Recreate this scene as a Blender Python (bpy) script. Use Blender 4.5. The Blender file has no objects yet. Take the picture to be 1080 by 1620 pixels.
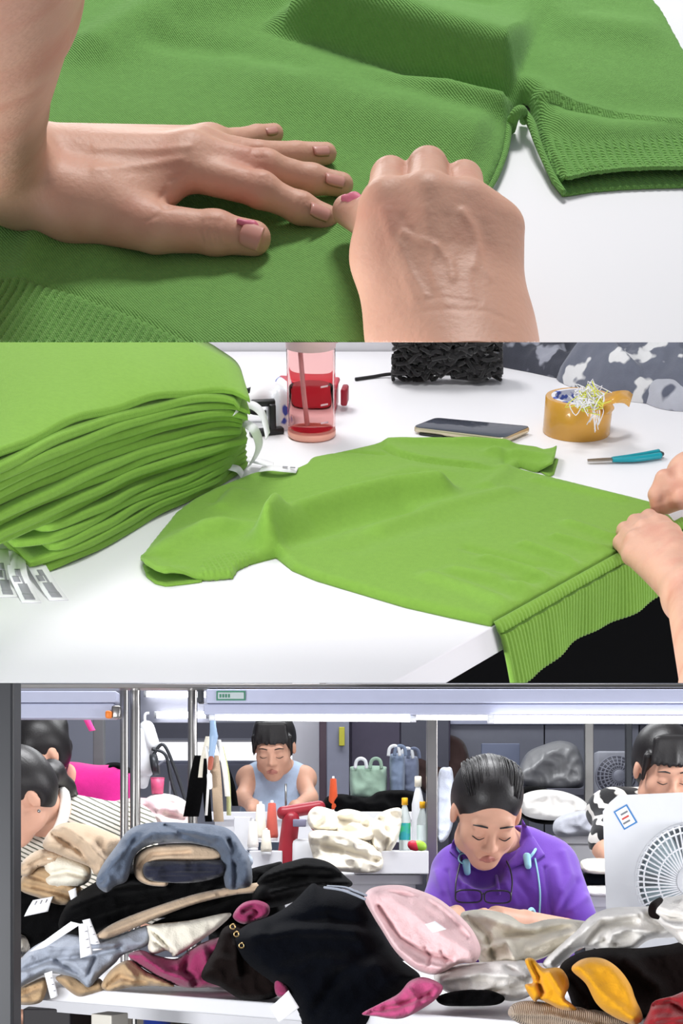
import bpy, bmesh, math, random
import numpy as np
from mathutils import Vector, Matrix
from mathutils.geometry import delaunay_2d_cdt

SC = bpy.context.scene
COL = SC.collection
rnd = random.Random(7)
# ------------------------------------------------------------------ camera
F_PX, V0 = 2200.0, 1330.0                    # focal length in pixels, row of the level horizon (1080 x 1620 frame)
CAM = Vector((0, 0, 1.03))
cd = bpy.data.cameras.new('camera'); cam = bpy.data.objects.new('camera', cd); COL.objects.link(cam)
cam.location = CAM; cam.rotation_euler = (math.pi / 2, 0, 0)
cd.sensor_fit = 'HORIZONTAL'; cd.sensor_width = 36; cd.lens = F_PX / 1080 * 36
cd.shift_y = (V0 - 810) / 1080; cd.clip_start = 0.05; cd.clip_end = 60
SC.camera = cam
# ------------------------------------------------------------------ world, view
w = bpy.data.worlds.new('world'); SC.world = w; w.use_nodes = True
w.node_tree.nodes['Background'].inputs[0].default_value = (0.90, 0.95, 1.0, 1)
w.node_tree.nodes['Background'].inputs[1].default_value = 0.36
vs = SC.view_settings; vs.view_transform = 'Standard'; vs.look = 'None'; vs.exposure = 0.0; vs.gamma = 1; vs.use_curve_mapping = False

# ------------------------------------------------------------------ the three places (each one rigid set-up with its own table plane)
class Place:
    def __init__(s, tilt, h):
        s.a = math.radians(tilt); s.h = h
        s.R = Matrix.Rotation(s.a, 4, 'X')
        s.M = Matrix.Translation(CAM) @ s.R @ Matrix.Translation((0, 0, -h))
    def ray(s, u, v):
        d = Vector(((u - 540) / F_PX, 1, (V0 - v) / F_PX))
        return s.R.inverted().to_3x3() @ d
    def px(s, u, v, z=0.0):                  # point at height z above the table, seen at pixel (u, v)
        d = s.ray(u, v); t = (z - s.h) / d.z
        return Vector((d.x * t, d.y * t, z))
    def at(s, u, v, Y):                      # point at distance Y along the view axis
        return Vector((0, 0, s.h)) + s.ray(u, v) * Y
    def pix(s, V):                           # where points of this place fall in the picture
        W = (np.asarray(V, float) - [0, 0, s.h]) @ np.array(s.R.to_3x3()).T
        return 540 + F_PX * W[:, 0] / W[:, 1], V0 - F_PX * W[:, 2] / W[:, 1]
    def wpt(s, p): return s.M @ Vector(p)
HANDS = Place(56.0, 0.46)
FOLD = Place(33.0, 0.607)
ROOM = Place(0.0, 1.03)

def area_light(name, P, loc, target, size, power, color=(1, 1, 1), sy=None, spread=180):
    l = bpy.data.lights.new(name, 'AREA'); l.energy = power; l.color = color
    l.shape = 'RECTANGLE'; l.size = size; l.size_y = sy or size; l.spread = math.radians(spread)
    o = bpy.data.objects.new(name, l); COL.objects.link(o)
    a, b = P.wpt(loc), P.wpt(target)
    o.location = a; o.rotation_euler = (b - a).to_track_quat('-Z', 'Y').to_euler()
    return o
area_light('ceiling_light_hands', HANDS, (0.10, 1.70, 1.10), (0.02, 0.72, 0), 0.42, 18.5, (1, .99, .97), 0.25)
area_light('ceiling_light_folding', FOLD, (-0.35, 2.40, 1.05), (0.0, 1.6, 0), 0.55, 8.8, (1, .98, .97), 0.3)
area_light('ceiling_light_room_back', ROOM, (0.2, 6.0, 3.1), (0.0, 5.2, 0.8), 2.2, 48, (.96, .98, 1), 0.8)
area_light('ceiling_light_room_middle', ROOM, (0.0, 3.5, 3.0), (0.0, 2.7, 0.8), 1.8, 105, (.97, .98, 1), 0.5)
area_light('fill_light_room_left', ROOM, (-1.25, 0.95, 0.74), (0.3, 2.5, 0.92), 1.1, 50, (.97, .98, 1), 0.3)  # added fill, low at the left front, to brighten the heap
area_light('fill_light_room_front', ROOM, (1.9, 1.0, 0.80), (0.3, 2.5, 0.92), 1.3, 22, (.98, .98, 1), 0.3)  # unseen fill lamp added low at the right front of the heap
area_light('fill_light_room_right', ROOM, (2.2, 3.2, 1.5), (0.2, 2.6, 0.9), 1.2, 42, (.98, .98, 1), 0.6)  # added side fill from the right; no window stands there

# ------------------------------------------------------------------ materials
MATS = {}
def lin(c):
    return tuple(((x / 255) / 12.92 if x / 255 <= .04045 else ((x / 255 + .055) / 1.055) ** 2.4) for x in c)
def mat(name, rgb, rough=.5, metal=0, vary=0.06, vscale=30, bump=0, bscale=200, bdist=.001, wave=None, sheen=0,
        trans=0, ior=1.45, alpha=1, emit=0, sss=0, coat=0, spec=.5, rgb2=None, mixscale=8, mixlo=.45, mixhi=.6, detail=3):
    if name in MATS: return MATS[name]
    m = bpy.data.materials.new(name); m.use_nodes = True; MATS[name] = m
    n = m.node_tree.nodes; l = m.node_tree.links; b = n['Principled BSDF']
    c = lin(rgb)
    tc = n.new('ShaderNodeTexCoord')
    nz = n.new('ShaderNodeTexNoise'); nz.inputs['Scale'].default_value = vscale; nz.inputs['Detail'].default_value = detail
    l.new(tc.outputs['Object'], nz.inputs['Vector'])
    hs = n.new('ShaderNodeMix'); hs.data_type = 'RGBA'
    c2 = lin(rgb2) if rgb2 else None
    hs.inputs[6].default_value = (*[max(0, x * (1 - vary)) for x in c], 1)
    hs.inputs[7].default_value = (*[min(1, x * (1 + vary)) for x in c], 1)
    l.new(nz.outputs['Fac'], hs.inputs[0])
    out = hs.outputs[2]
    if c2:
        nz2 = n.new('ShaderNodeTexNoise'); nz2.inputs['Scale'].default_value = mixscale; nz2.inputs['Detail'].default_value = 2
        l.new(tc.outputs['Object'], nz2.inputs['Vector'])
        rp = n.new('ShaderNodeMapRange'); rp.inputs[1].default_value = mixlo; rp.inputs[2].default_value = mixhi
        l.new(nz2.outputs['Fac'], rp.inputs[0])
        mx = n.new('ShaderNodeMix'); mx.data_type = 'RGBA'; mx.inputs[7].default_value = (*c2, 1)
        l.new(rp.outputs[0], mx.inputs[0]); l.new(out, mx.inputs[6]); out = mx.outputs[2]
    l.new(out, b.inputs['Base Color'])
    b.inputs['Roughness'].default_value = rough; b.inputs['Metallic'].default_value = metal
    b.inputs['IOR'].default_value = ior; b.inputs['Specular IOR Level'].default_value = spec
    b.inputs['Transmission Weight'].default_value = trans; b.inputs['Alpha'].default_value = alpha
    b.inputs['Coat Weight'].default_value = coat
    if sheen: b.inputs['Sheen Weight'].default_value = sheen; b.inputs['Sheen Roughness'].default_value = .5
    if sss:
        b.inputs['Subsurface Weight'].default_value = sss
        b.inputs['Subsurface Radius'].default_value = (.01, .004, .002); b.inputs['Subsurface Scale'].default_value = .6
    if emit:
        b.inputs['Emission Color'].default_value = (*c, 1); b.inputs['Emission Strength'].default_value = emit
    h = None
    if bump:
        bz = n.new('ShaderNodeTexNoise'); bz.inputs['Scale'].default_value = bscale; bz.inputs['Detail'].default_value = 2
        l.new(tc.outputs['Object'], bz.inputs['Vector']); h = bz.outputs['Fac']
    if wave:                                   # knit columns: (rotation in degrees, columns per metre, weight)
        mp = n.new('ShaderNodeMapping'); mp.inputs['Rotation'].default_value = (0, 0, math.radians(wave[0]))
        if len(wave) > 3: mp.inputs['Rotation'].default_value = (math.radians(wave[3]), 0, math.radians(wave[0]))
        l.new(tc.outputs['Object'], mp.inputs['Vector'])
        wv = n.new('ShaderNodeTexWave'); wv.inputs['Scale'].default_value = wave[1] / 3.18; wv.inputs['Distortion'].default_value = 1.0
        wv.inputs['Detail'].default_value = 1; wv.inputs['Detail Scale'].default_value = 2
        l.new(mp.outputs[0], wv.inputs['Vector'])
        mm = n.new('ShaderNodeMath'); mm.operation = 'MULTIPLY_ADD'; mm.inputs[1].default_value = wave[2]
        l.new(wv.outputs['Fac'], mm.inputs[0])
        if h: l.new(h, mm.inputs[2])
        h = mm.outputs[0]
    if h:
        bp = n.new('ShaderNodeBump'); bp.inputs['Strength'].default_value = bump or .5; bp.inputs['Distance'].default_value = bdist
        l.new(h, bp.inputs['Height']); l.new(bp.outputs[0], b.inputs['Normal'])
    return m
def cloth(name, rgb, bump=.5, bscale=500, bdist=.0012, vary=.10, vscale=60, sheen=.25, spec=.15, **k):
    return mat(name, rgb, rough=.92, vary=vary, vscale=vscale, bump=bump, bscale=bscale, bdist=bdist, sheen=sheen, spec=spec, **k)

# ------------------------------------------------------------------ objects
BASE = {}; PL = {}
def _mesh(name, vf, m, smooth=True, flat_angle=None):
    v, f = vf
    me = bpy.data.meshes.new(name)
    me.from_pydata([tuple(map(float, p)) for p in v], [], [tuple(map(int, q)) for q in f])
    me.update()
    if smooth: me.shade_smooth()
    if flat_angle: me.set_sharp_from_angle(angle=math.radians(flat_angle))
    if m: me.materials.append(m)
    return me
def tag(o, label=None, cat=None, group=None, kind=None):
    if label: o['label'] = label
    if cat: o['category'] = cat
    if group: o['group'] = group
    if kind: o['kind'] = kind
    return o
def thing(name, label, cat, P, base, group=None):
    o = bpy.data.objects.new(name, None); COL.objects.link(o); o.empty_display_size = .05
    base = Vector(base); o.matrix_world = P.M @ Matrix.Translation(base)
    BASE[o.name] = base; PL[o.name] = P
    return tag(o, label, cat, group)
def part(name, vf, m, parent, label=None, smooth=True, sharp=None, kind=None):
    base = BASE[parent.name]
    v = np.asarray(vf[0], float) - np.array(base)
    o = bpy.data.objects.new(name, _mesh(name, (v, vf[1]), m, smooth, sharp)); COL.objects.link(o)
    o.parent = parent; BASE[o.name] = base; PL[o.name] = PL[parent.name]
    return tag(o, label, None, None, kind)
def solo(name, label, cat, P, vf, m, group=None, base=None, smooth=True, sharp=None, kind=None):
    v = np.asarray(vf[0], float)
    if base is None:
        base = np.array([(v[:, 0].min() + v[:, 0].max()) / 2, (v[:, 1].min() + v[:, 1].max()) / 2, v[:, 2].min()])
    base = np.array(base, float)
    o = bpy.data.objects.new(name, _mesh(name, (v - base, vf[1]), m, smooth, sharp)); COL.objects.link(o)
    o.matrix_world = P.M @ Matrix.Translation(Vector(base)); BASE[o.name] = Vector(base); PL[o.name] = P
    return tag(o, label, cat, group, kind)
def struct(name, P, vf, m, parent=None, smooth=False, label=None):
    if parent: return part(name, vf, m, parent, smooth=smooth)
    return solo(name, label, None, P, vf, m, smooth=smooth, kind='structure')

# ------------------------------------------------------------------ shapes (all return (verts, faces) in the place's own metres)
def join(*vfs):
    V, Fs, n = [], [], 0
    for v, f in vfs:
        v = np.asarray(v, float); V.append(v); Fs += [tuple(i + n for i in q) for q in f]; n += len(v)
    return np.concatenate(V), Fs
def from_bm(bm):
    bm.verts.ensure_lookup_table(); bm.verts.index_update()
    r = np.array([v.co[:] for v in bm.verts]), [tuple(v.index for v in f.verts) for f in bm.faces]
    bm.free(); return r
def to_bm(vf):
    bm = bmesh.new(); vs_ = [bm.verts.new(p) for p in vf[0]]
    for f in vf[1]:
        try: bm.faces.new([vs_[i] for i in f])
        except ValueError: pass
    return bm
def xf(vf, M): return np.array([(M @ Vector(p))[:] for p in vf[0]]), vf[1]
def box(c, size, rot=(0, 0, 0), bev=0.0, seg=2):
    bm = bmesh.new(); bmesh.ops.create_cube(bm, size=1)
    bmesh.ops.scale(bm, vec=size, verts=bm.verts)
    if bev: bmesh.ops.bevel(bm, geom=list(bm.edges), offset=bev, segments=seg, affect='EDGES', profile=.5)
    from mathutils import Euler
    bmesh.ops.transform(bm, matrix=Matrix.Translation(Vector(c)) @ Euler([math.radians(r) for r in rot]).to_matrix().to_4x4(), verts=bm.verts)
    return from_bm(bm)
def resample(pts, n=None, step=None, closed=False):
    p = np.asarray([tuple(q) for q in pts], float)
    if closed: p = np.vstack([p, p[:1]])
    d = np.r_[0, np.cumsum(np.linalg.norm(np.diff(p, axis=0), axis=1))]
    if n is None: n = max(3, int(round(d[-1] / step)) + (0 if closed else 1))
    t = np.linspace(0, d[-1], n + 1)[:-1] if closed else np.linspace(0, d[-1], n)
    return np.stack([np.interp(t, d, p[:, k]) for k in range(p.shape[1])], 1)
def smooth_line(pts, n=40, closed=False):
    """Catmull-Rom through the points"""
    p = np.asarray([tuple(q) for q in pts], float); N = len(p)
    if closed: idx = lambda i: p[i % N]; segs = N
    else: idx = lambda i: p[min(max(i, 0), N - 1)]; segs = N - 1
    k = max(2, n // segs); out = []
    for i in range(segs):
        a, b, c, d = idx(i - 1), idx(i), idx(i + 1), idx(i + 2)
        for j in range(k):
            t = j / k
            out.append(.5 * (2 * b + (c - a) * t + (2 * a - 5 * b + 4 * c - d) * t * t + (3 * b - a - 3 * c + d) * t ** 3))
    if not closed: out.append(p[-1])
    return np.array(out)
def tube(pts, r, n=8, caps=True, smooth=0, closed=False):
    p = smooth_line(pts, smooth) if smooth else np.asarray([tuple(q) for q in pts], float)
    N = len(p); r = np.asarray(r, float) if np.ndim(r) else np.full(N, r)
    if len(r) != N: r = np.interp(np.linspace(0, 1, N), np.linspace(0, 1, len(r)), r)
    V = []; nrm = None
    for i in range(N):
        t = p[(i + 1) % N] - p[i - 1] if closed else p[min(i + 1, N - 1)] - p[max(i - 1, 0)]
        t = t / (np.linalg.norm(t) + 1e-12)
        if nrm is None:
            a = np.array([0, 0, 1.]) if abs(t[2]) < .9 else np.array([1., 0, 0]); nrm = np.cross(t, a)
        nrm = nrm - t * nrm.dot(t); nrm /= np.linalg.norm(nrm); bi = np.cross(t, nrm)
        for j in range(n):
            an = 2 * math.pi * j / n
            V.append(p[i] + r[i] * (math.cos(an) * nrm + math.sin(an) * bi))
    Fs = []
    for i in range(N if closed else N - 1):
        for j in range(n):
            a, b = i * n + j, i * n + (j + 1) % n; c, d = ((i + 1) % N) * n + (j + 1) % n, ((i + 1) % N) * n + j
            Fs.append((a, b, c, d))
    if caps and not closed: Fs += [tuple(range(n))[::-1], tuple((N - 1) * n + j for j in range(n))]
    return np.array(V), Fs
def lathe(prof, n=32, M=None):
    """prof: (radius, z) pairs; radius 0 closes it"""
    V, Fs, rows = [], [], []
    for r, z in prof:
        if r < 1e-6: rows.append([len(V)]); V.append((0, 0, z))
        else:
            rows.append(list(range(len(V), len(V) + n)))
            V += [(r * math.cos(2 * math.pi * j / n), r * math.sin(2 * math.pi * j / n), z) for j in range(n)]
    for a, b in zip(rows, rows[1:]):
        for j in range(n):
            q = [a[j % len(a)], a[(j + 1) % len(a)], b[(j + 1) % len(b)], b[j % len(b)]]
            q = list(dict.fromkeys(q))
            if len(q) > 2: Fs.append(tuple(q))
    vf = np.array(V, float), Fs
    return xf(vf, M) if M else vf
def prism(pts, z0, z1, M=None, bev=0):
    n = len(pts)
    bm = bmesh.new(); vs_ = [bm.verts.new((p[0], p[1], z0)) for p in pts]; f = bm.faces.new(vs_)
    r = bmesh.ops.extrude_face_region(bm, geom=[f])
    bmesh.ops.translate(bm, vec=(0, 0, z1 - z0), verts=[e for e in r['geom'] if isinstance(e, bmesh.types.BMVert)])
    bmesh.ops.recalc_face_normals(bm, faces=bm.faces)
    if bev: bmesh.ops.bevel(bm, geom=list(bm.edges), offset=bev, segments=2, affect='EDGES', profile=.5)
    vf = from_bm(bm)
    return xf(vf, M) if M else vf
def cut_low(vf, P, row, fill=True):
    """end a thing at the front of its set-up: keep what lies above the sight plane of a pixel row"""
    n = P.R.inverted().to_3x3() @ Vector((0, -(V0 - row) / F_PX, 1))
    bm = to_bm(vf)
    r = bmesh.ops.bisect_plane(bm, geom=bm.verts[:] + bm.edges[:] + bm.faces[:], plane_co=(0, 0, P.h), plane_no=n, clear_inner=True)
    if fill:
        ed = [e for e in r['geom_cut'] if isinstance(e, bmesh.types.BMEdge)]
        try: bmesh.ops.holes_fill(bm, edges=ed, sides=0)
        except Exception: pass
    return from_bm(bm)

# ------------------------------------------------------------------ flat sheets of cloth
def inside(px_, py_, poly):
    r = np.zeros(len(px_), bool); x2, y2 = poly[-1]
    for x1, y1 in poly:
        c = ((y1 > py_) != (y2 > py_))
        with np.errstate(divide='ignore', invalid='ignore'):
            xx = (x2 - x1) * (py_ - y1) / (y2 - y1 + 1e-15) + x1
        r ^= c & (px_ < xx); x2, y2 = x1, y1
    return r
def dist_line(x, y, line, closed=False):
    L = [tuple(q)[:2] for q in line]
    if closed: L = L + [L[0]]
    d = np.full(len(x), 1e9)
    for (x1, y1), (x2, y2) in zip(L, L[1:]):
        dx, dy = x2 - x1, y2 - y1; q = dx * dx + dy * dy + 1e-15
        t = np.clip(((x - x1) * dx + (y - y1) * dy) / q, 0, 1)
        d = np.minimum(d, np.hypot(x - x1 - t * dx, y - y1 - t * dy))
    return d
def signed_side(x, y, line):
    """signed distance to a polyline (positive on its left)"""
    L = [tuple(q)[:2] for q in line]; d = np.full(len(x), 1e9); s = np.zeros(len(x)); tt = np.zeros(len(x)); tot = len(L) - 1
    for i, ((x1, y1), (x2, y2)) in enumerate(zip(L, L[1:])):
        dx, dy = x2 - x1, y2 - y1; q = dx * dx + dy * dy + 1e-15
        t = np.clip(((x - x1) * dx + (y - y1) * dy) / q, 0, 1)
        e = np.hypot(x - x1 - t * dx, y - y1 - t * dy); c = e < d
        d = np.where(c, e, d); s = np.where(c, np.sign(dx * (y - y1) - dy * (x - x1)), s); tt = np.where(c, (i + t) / tot, tt)
    return d * s, tt
def mesh2d(poly, step, dense=None, dstep=None):
    """triangles filling a polygon; dense = (polygon) region with a finer step"""
    b = resample(poly, step=step * .8, closed=True)
    raw = np.array([tuple(q)[:2] for q in poly])
    def grid(s, pl):
        q = np.array([tuple(r)[:2] for r in pl]); x0, y0 = np.maximum(q.min(0), b.min(0)); x1, y1 = np.minimum(q.max(0), b.max(0))
        xs = np.arange(x0, x1, s); ys = np.arange(y0, y1, s * .866)
        X, Y = np.meshgrid(xs, ys); X = X + (np.arange(len(ys)) % 2)[:, None] * s * .5
        X, Y = X.ravel(), Y.ravel(); k = inside(X, Y, q); X, Y = X[k], Y[k]
        return X, Y
    X, Y = grid(step, raw); k = dist_line(X, Y, raw, True) > step * .45; X, Y = X[k], Y[k]
    if dense:
        for dp in dense:
            k = ~inside(X, Y, np.array([tuple(q)[:2] for q in dp])); X, Y = X[k], Y[k]
            Xd, Yd = grid(dstep, dp); k = inside(Xd, Yd, raw); Xd, Yd = Xd[k], Yd[k]
            k = dist_line(Xd, Yd, raw, True) > dstep * .6; X, Y = np.r_[X, Xd[k]], np.r_[Y, Yd[k]]
    pts = [Vector(p) for p in b] + [Vector(p) for p in zip(X, Y)]
    nb = len(b)
    r = delaunay_2d_cdt(pts, [(i, (i + 1) % nb) for i in range(nb)], [list(range(nb))], 1, 1e-7)
    V = np.array([tuple(p) for p in r[0]]); Fs = [tuple(f) for f in r[2]]
    A = V[[f[0] for f in Fs]]; B = V[[f[1] for f in Fs]]; C = V[[f[2] for f in Fs]]
    cr = (B[:, 0] - A[:, 0]) * (C[:, 1] - A[:, 1]) - (B[:, 1] - A[:, 1]) * (C[:, 0] - A[:, 0])
    Fs = [f if c > 0 else f[::-1] for f, c in zip(Fs, cr)]
    return V, Fs
def boundary_edges(Fs):
    cnt = {}
    for f in Fs:
        for a, b in zip(f, f[1:] + f[:1]): cnt[(a, b)] = 1
    return [(a, b) for (a, b) in cnt if (b, a) not in cnt]
def shell(Vt, Vb, Fs):
    """closed skin between a top and a bottom copy of the same triangles"""
    n = len(Vt); F2 = list(Fs) + [tuple(i + n for i in f[::-1]) for f in Fs]
    for a, b in boundary_edges(Fs): F2.append((b, a, a + n, b + n))
    return np.concatenate([Vt, Vb]), F2
def sheet(poly, zf, step, thick=.002, dense=None, dstep=None, floor=None):
    V, Fs = mesh2d(poly, step, dense, dstep)
    z = zf(V[:, 0], V[:, 1]); zb = z - thick
    if floor is not None: zb = np.minimum(z - .0004, np.maximum(zb, floor))
    return shell(np.c_[V, z], np.c_[V, zb], Fs)
def gauss(d, w): return np.exp(-(d / w) ** 2)
class Ridges:
    """crumple noise: a few warped, creased waves"""
    def __init__(s, seed, n=6, kmin=6, kmax=30, ang=None, spread=180):
        r = random.Random(seed); s.w = []
        for i in range(n):
            k = kmin * (kmax / kmin) ** (i / max(1, n - 1)); a = math.radians((ang if ang is not None else 0) + r.uniform(-spread, spread))
            s.w.append((k * math.cos(a), k * math.sin(a), r.uniform(0, 6.3), r.uniform(0, 6.3), r.uniform(.5, 1) / (i + 1) ** .6, k))
    def __call__(s, x, y):
        o = np.zeros(len(x)); tot = 0
        for kx, ky, p, q, a, k in s.w:
            ph = kx * x + ky * y + p + 1.3 * np.sin(.6 * (ky * x - kx * y) + q) + .7 * np.sin(.45 * k * (x + y) + 2 * q)
            o += a * (1 - 1.6 * np.sqrt(np.sin(ph * .5) ** 2 + .02)); tot += a
        return o / tot

# ------------------------------------------------------------------ organic bodies: blended tapered limbs meshed as one surface
def cap(a, b, ra, rb=None, k=.01, op='u', flat=None):
    return dict(t='cap', a=np.array(a, float), b=np.array(b, float), ra=ra, rb=ra if rb is None else rb, k=k, op=op, flat=flat)
def ell(c, r, rot=(0, 0, 0), k=.01, op='u'):
    from mathutils import Euler
    return dict(t='ell', c=np.array(c, float), r=np.array(r, float), R=np.array(Euler([math.radians(x) for x in rot]).to_matrix()), k=k, op=op)
def organic(prims, res, disp=None):
    lo = np.full(3, 1e9); hi = -lo
    for p in prims:
        if p['t'] == 'cap':
            m = max(p['ra'], p['rb']); p['lo'] = np.minimum(p['a'], p['b']) - m; p['hi'] = np.maximum(p['a'], p['b']) + m
            if p['flat'] is not None: pass
        else:
            m = np.sqrt(((p['R'] * p['r'][None, :]) ** 2).sum(1)); p['lo'] = p['c'] - m; p['hi'] = p['c'] + m
        if p['op'] == 'u': lo = np.minimum(lo, p['lo']); hi = np.maximum(hi, p['hi'])
    lo = lo - 4 * res; n = np.ceil((hi - lo) / res).astype(int) + 6
    Fd = np.full(n, 1.0, np.float32)
    ax = [lo[i] + np.arange(n[i], dtype=np.float32) * res for i in range(3)]
    for p in prims:
        pad = p['k'] + 3 * res
        i0 = np.maximum(((p['lo'] - pad - lo) / res).astype(int), 0); i1 = np.minimum(((p['hi'] + pad - lo) / res).astype(int) + 2, n)
        if (i1 <= i0).any(): continue
        sl = tuple(slice(i0[i], i1[i]) for i in range(3))
        X, Y, Z = np.meshgrid(ax[0][sl[0]], ax[1][sl[1]], ax[2][sl[2]], indexing='ij', sparse=True)
        if p['t'] == 'cap':
            a, b = p['a'], p['b']; d = b - a; q = float(d @ d) + 1e-12
            px_, py_, pz_ = X - a[0], Y - a[1], Z - a[2]
            t = np.clip((px_ * d[0] + py_ * d[1] + pz_ * d[2]) / q, 0, 1)
            ex, ey, ez = px_ - t * d[0], py_ - t * d[1], pz_ - t * d[2]
            rr = p['ra'] + (p['rb'] - p['ra']) * t
            if p['flat'] is not None:
                nx, s = np.array(p['flat'][0], float), p['flat'][1]; nx = nx / np.linalg.norm(nx)
                dn = ex * nx[0] + ey * nx[1] + ez * nx[2]
                e2 = ex * ex + ey * ey + ez * ez + dn * dn * (1 / (s * s) - 1)
                D = np.sqrt(np.maximum(e2, 0)) - rr
            else: D = np.sqrt(ex * ex + ey * ey + ez * ez) - rr
        else:
            R = p['R']; c = p['c']; r = p['r']
            lx = (X - c[0]) * R[0, 0] + (Y - c[1]) * R[1, 0] + (Z - c[2]) * R[2, 0]
            ly = (X - c[0]) * R[0, 1] + (Y - c[1]) * R[1, 1] + (Z - c[2]) * R[2, 1]
            lz = (X - c[0]) * R[0, 2] + (Y - c[1]) * R[1, 2] + (Z - c[2]) * R[2, 2]
            k0 = np.sqrt((lx / r[0]) ** 2 + (ly / r[1]) ** 2 + (lz / r[2]) ** 2)
            k1 = np.sqrt((lx / r[0] ** 2) ** 2 + (ly / r[1] ** 2) ** 2 + (lz / r[2] ** 2) ** 2) + 1e-9
            D = k0 * (k0 - 1) / k1
        f0 = Fd[sl]; k = p['k']
        if p['op'] == 'u':
            h = np.maximum(k - np.abs(f0 - D), 0) / k; Fd[sl] = np.minimum(f0, D) - h * h * k / 4
        elif p['op'] == 's':
            D = -D; h = np.maximum(k - np.abs(f0 - D), 0) / k; Fd[sl] = np.maximum(f0, D) + h * h * k / 4
        elif p['op'] == 'i': Fd[sl] = np.maximum(f0, D)
    return nets(Fd, lo, res)
def nets(Fd, lo, res):
    S = Fd < 0; n = np.array(Fd.shape)
    c = np.zeros(tuple(n - 1), np.int8)
    for i in (0, 1):
        for j in (0, 1):
            for k in (0, 1): c += S[i:n[0] - 1 + i, j:n[1] - 1 + j, k:n[2] - 1 + k]
    act = (c > 0) & (c < 8); idx = np.full(act.shape, -1, np.int64); cells = np.argwhere(act); idx[act] = np.arange(len(cells))
    acc = np.zeros((len(cells), 3)); cnt = np.zeros(len(cells))
    for axis in range(3):
        o1, o2 = [a for a in range(3) if a != axis]
        for i in (0, 1):
            for j in (0, 1):
                a = cells.copy(); a[:, o1] += i; a[:, o2] += j; b = a.copy(); b[:, axis] += 1
                fa = Fd[a[:, 0], a[:, 1], a[:, 2]].astype(float); fb = Fd[b[:, 0], b[:, 1], b[:, 2]].astype(float)
                m = (fa < 0) != (fb < 0); t = np.where(m, fa / (fa - fb + 1e-20), 0)
                p = a.astype(float); p[:, axis] += t; acc[m] += p[m]; cnt[m] += 1
    V = acc / cnt[:, None] * res + lo
    Fs = []
    for axis in range(3):
        o1, o2 = [(1, 2), (2, 0), (0, 1)][axis]
        sa = [slice(None)] * 3; sb = [slice(None)] * 3; sa[axis] = slice(0, -1); sb[axis] = slice(1, None)
        A, B = S[tuple(sa)], S[tuple(sb)]; e = np.argwhere(A != B)
        e = e[(e[:, o1] > 0) & (e[:, o2] > 0) & (e[:, o1] < n[o1] - 1) & (e[:, o2] < n[o2] - 1)]
        ins = A[e[:, 0], e[:, 1], e[:, 2]]; q = []
        for i, j in ((-1, -1), (0, -1), (0, 0), (-1, 0)):
            x = e.copy(); x[:, o1] += i; x[:, o2] += j; q.append(idx[x[:, 0], x[:, 1], x[:, 2]])
        q = np.stack(q, 1); q[~ins] = q[~ins][:, ::-1]; Fs.append(q)
    Fs = np.concatenate(Fs)
    # two light relaxing passes
    for _ in range(2):
        s = np.zeros_like(V); k = np.zeros(len(V))
        for a, b in ((0, 1), (1, 2), (2, 3), (3, 0)):
            np.add.at(s, Fs[:, a], V[Fs[:, b]]); np.add.at(k, Fs[:, a], 1); np.add.at(s, Fs[:, b], V[Fs[:, a]]); np.add.at(k, Fs[:, b], 1)
        V = .45 * V + .55 * s / np.maximum(k, 1)[:, None]
    return V, Fs.tolist()
def normals(vf):
    V = np.asarray(vf[0]); N = np.zeros_like(V)
    F4 = np.array([f[:3] for f in vf[1]])
    fn = np.cross(V[F4[:, 1]] - V[F4[:, 0]], V[F4[:, 2]] - V[F4[:, 0]])
    for k in range(3): np.add.at(N, F4[:, k], fn)
    return N / (np.linalg.norm(N, axis=1)[:, None] + 1e-12)
def chain(pts, rs, k=.008, flat=None):
    return [cap(a, b, ra, rb, k, flat=flat) for a, b, ra, rb in zip(pts, pts[1:], rs, rs[1:])]

from mathutils.bvhtree import BVHTree
def bvh_of(vf): return BVHTree.FromPolygons([Vector(p) for p in vf[0]], [tuple(f) for f in vf[1]])
def hit(P, tree, u, v, lift=0.0, default=None):
    """point where the line of sight of a pixel meets a surface, lifted toward the eye"""
    d = P.ray(u, v); o = Vector((0, 0, P.h)); r = tree.ray_cast(o, d.normalized())
    if r[0] is None: return P.at(u, v, default)
    return r[0] - d.normalized() * lift
def crease(vf, P, lst, sc):
    """folds along lines on the visible side: (pixel line, width px, height m)"""
    V = np.asarray(vf[0]); N = normals(vf); u, v = P.pix(V); o = np.zeros(len(V))
    tc = np.array([0, 0, P.h]) - V; face = np.clip((N * tc).sum(1) / np.linalg.norm(tc, axis=1) * 2, 0, 1)
    for line, w_, h_ in lst: o += h_ * gauss(dist_line(u, v, line), w_)
    return V + N * (o * face)[:, None], vf[1]
# ================================================================== 1. the hands pinning a green sweater on a white table
A = HANDS; p1 = A.px
ROW1 = 541.5
m_table = mat('white_laminate', (238, 237, 241), rough=.45, vary=.015, vscale=6, bump=.05, bscale=60, spec=.3)
m_green = cloth('green_knit', (116, 166, 86), bump=.7, bscale=1000, bdist=.0010, wave=(-35, 800, .6), vary=.12, vscale=220, sheen=.10)
m_skin = mat('skin', (208, 160, 138), rough=.5, vary=.08, vscale=45, bump=.35, bscale=330, bdist=.0008, sss=.12, spec=.35, rgb2=(200, 142, 122), mixscale=28, mixlo=.48, mixhi=.75)
m_nail = mat('nail', (204, 146, 134), rough=.38, vary=.05, coat=.08, sss=.1)
m_stain = mat('pink_skin', (214, 112, 138), rough=.5, vary=.08)
m_black = mat('black_plastic', (22, 22, 24), rough=.4, vary=.1)

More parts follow.
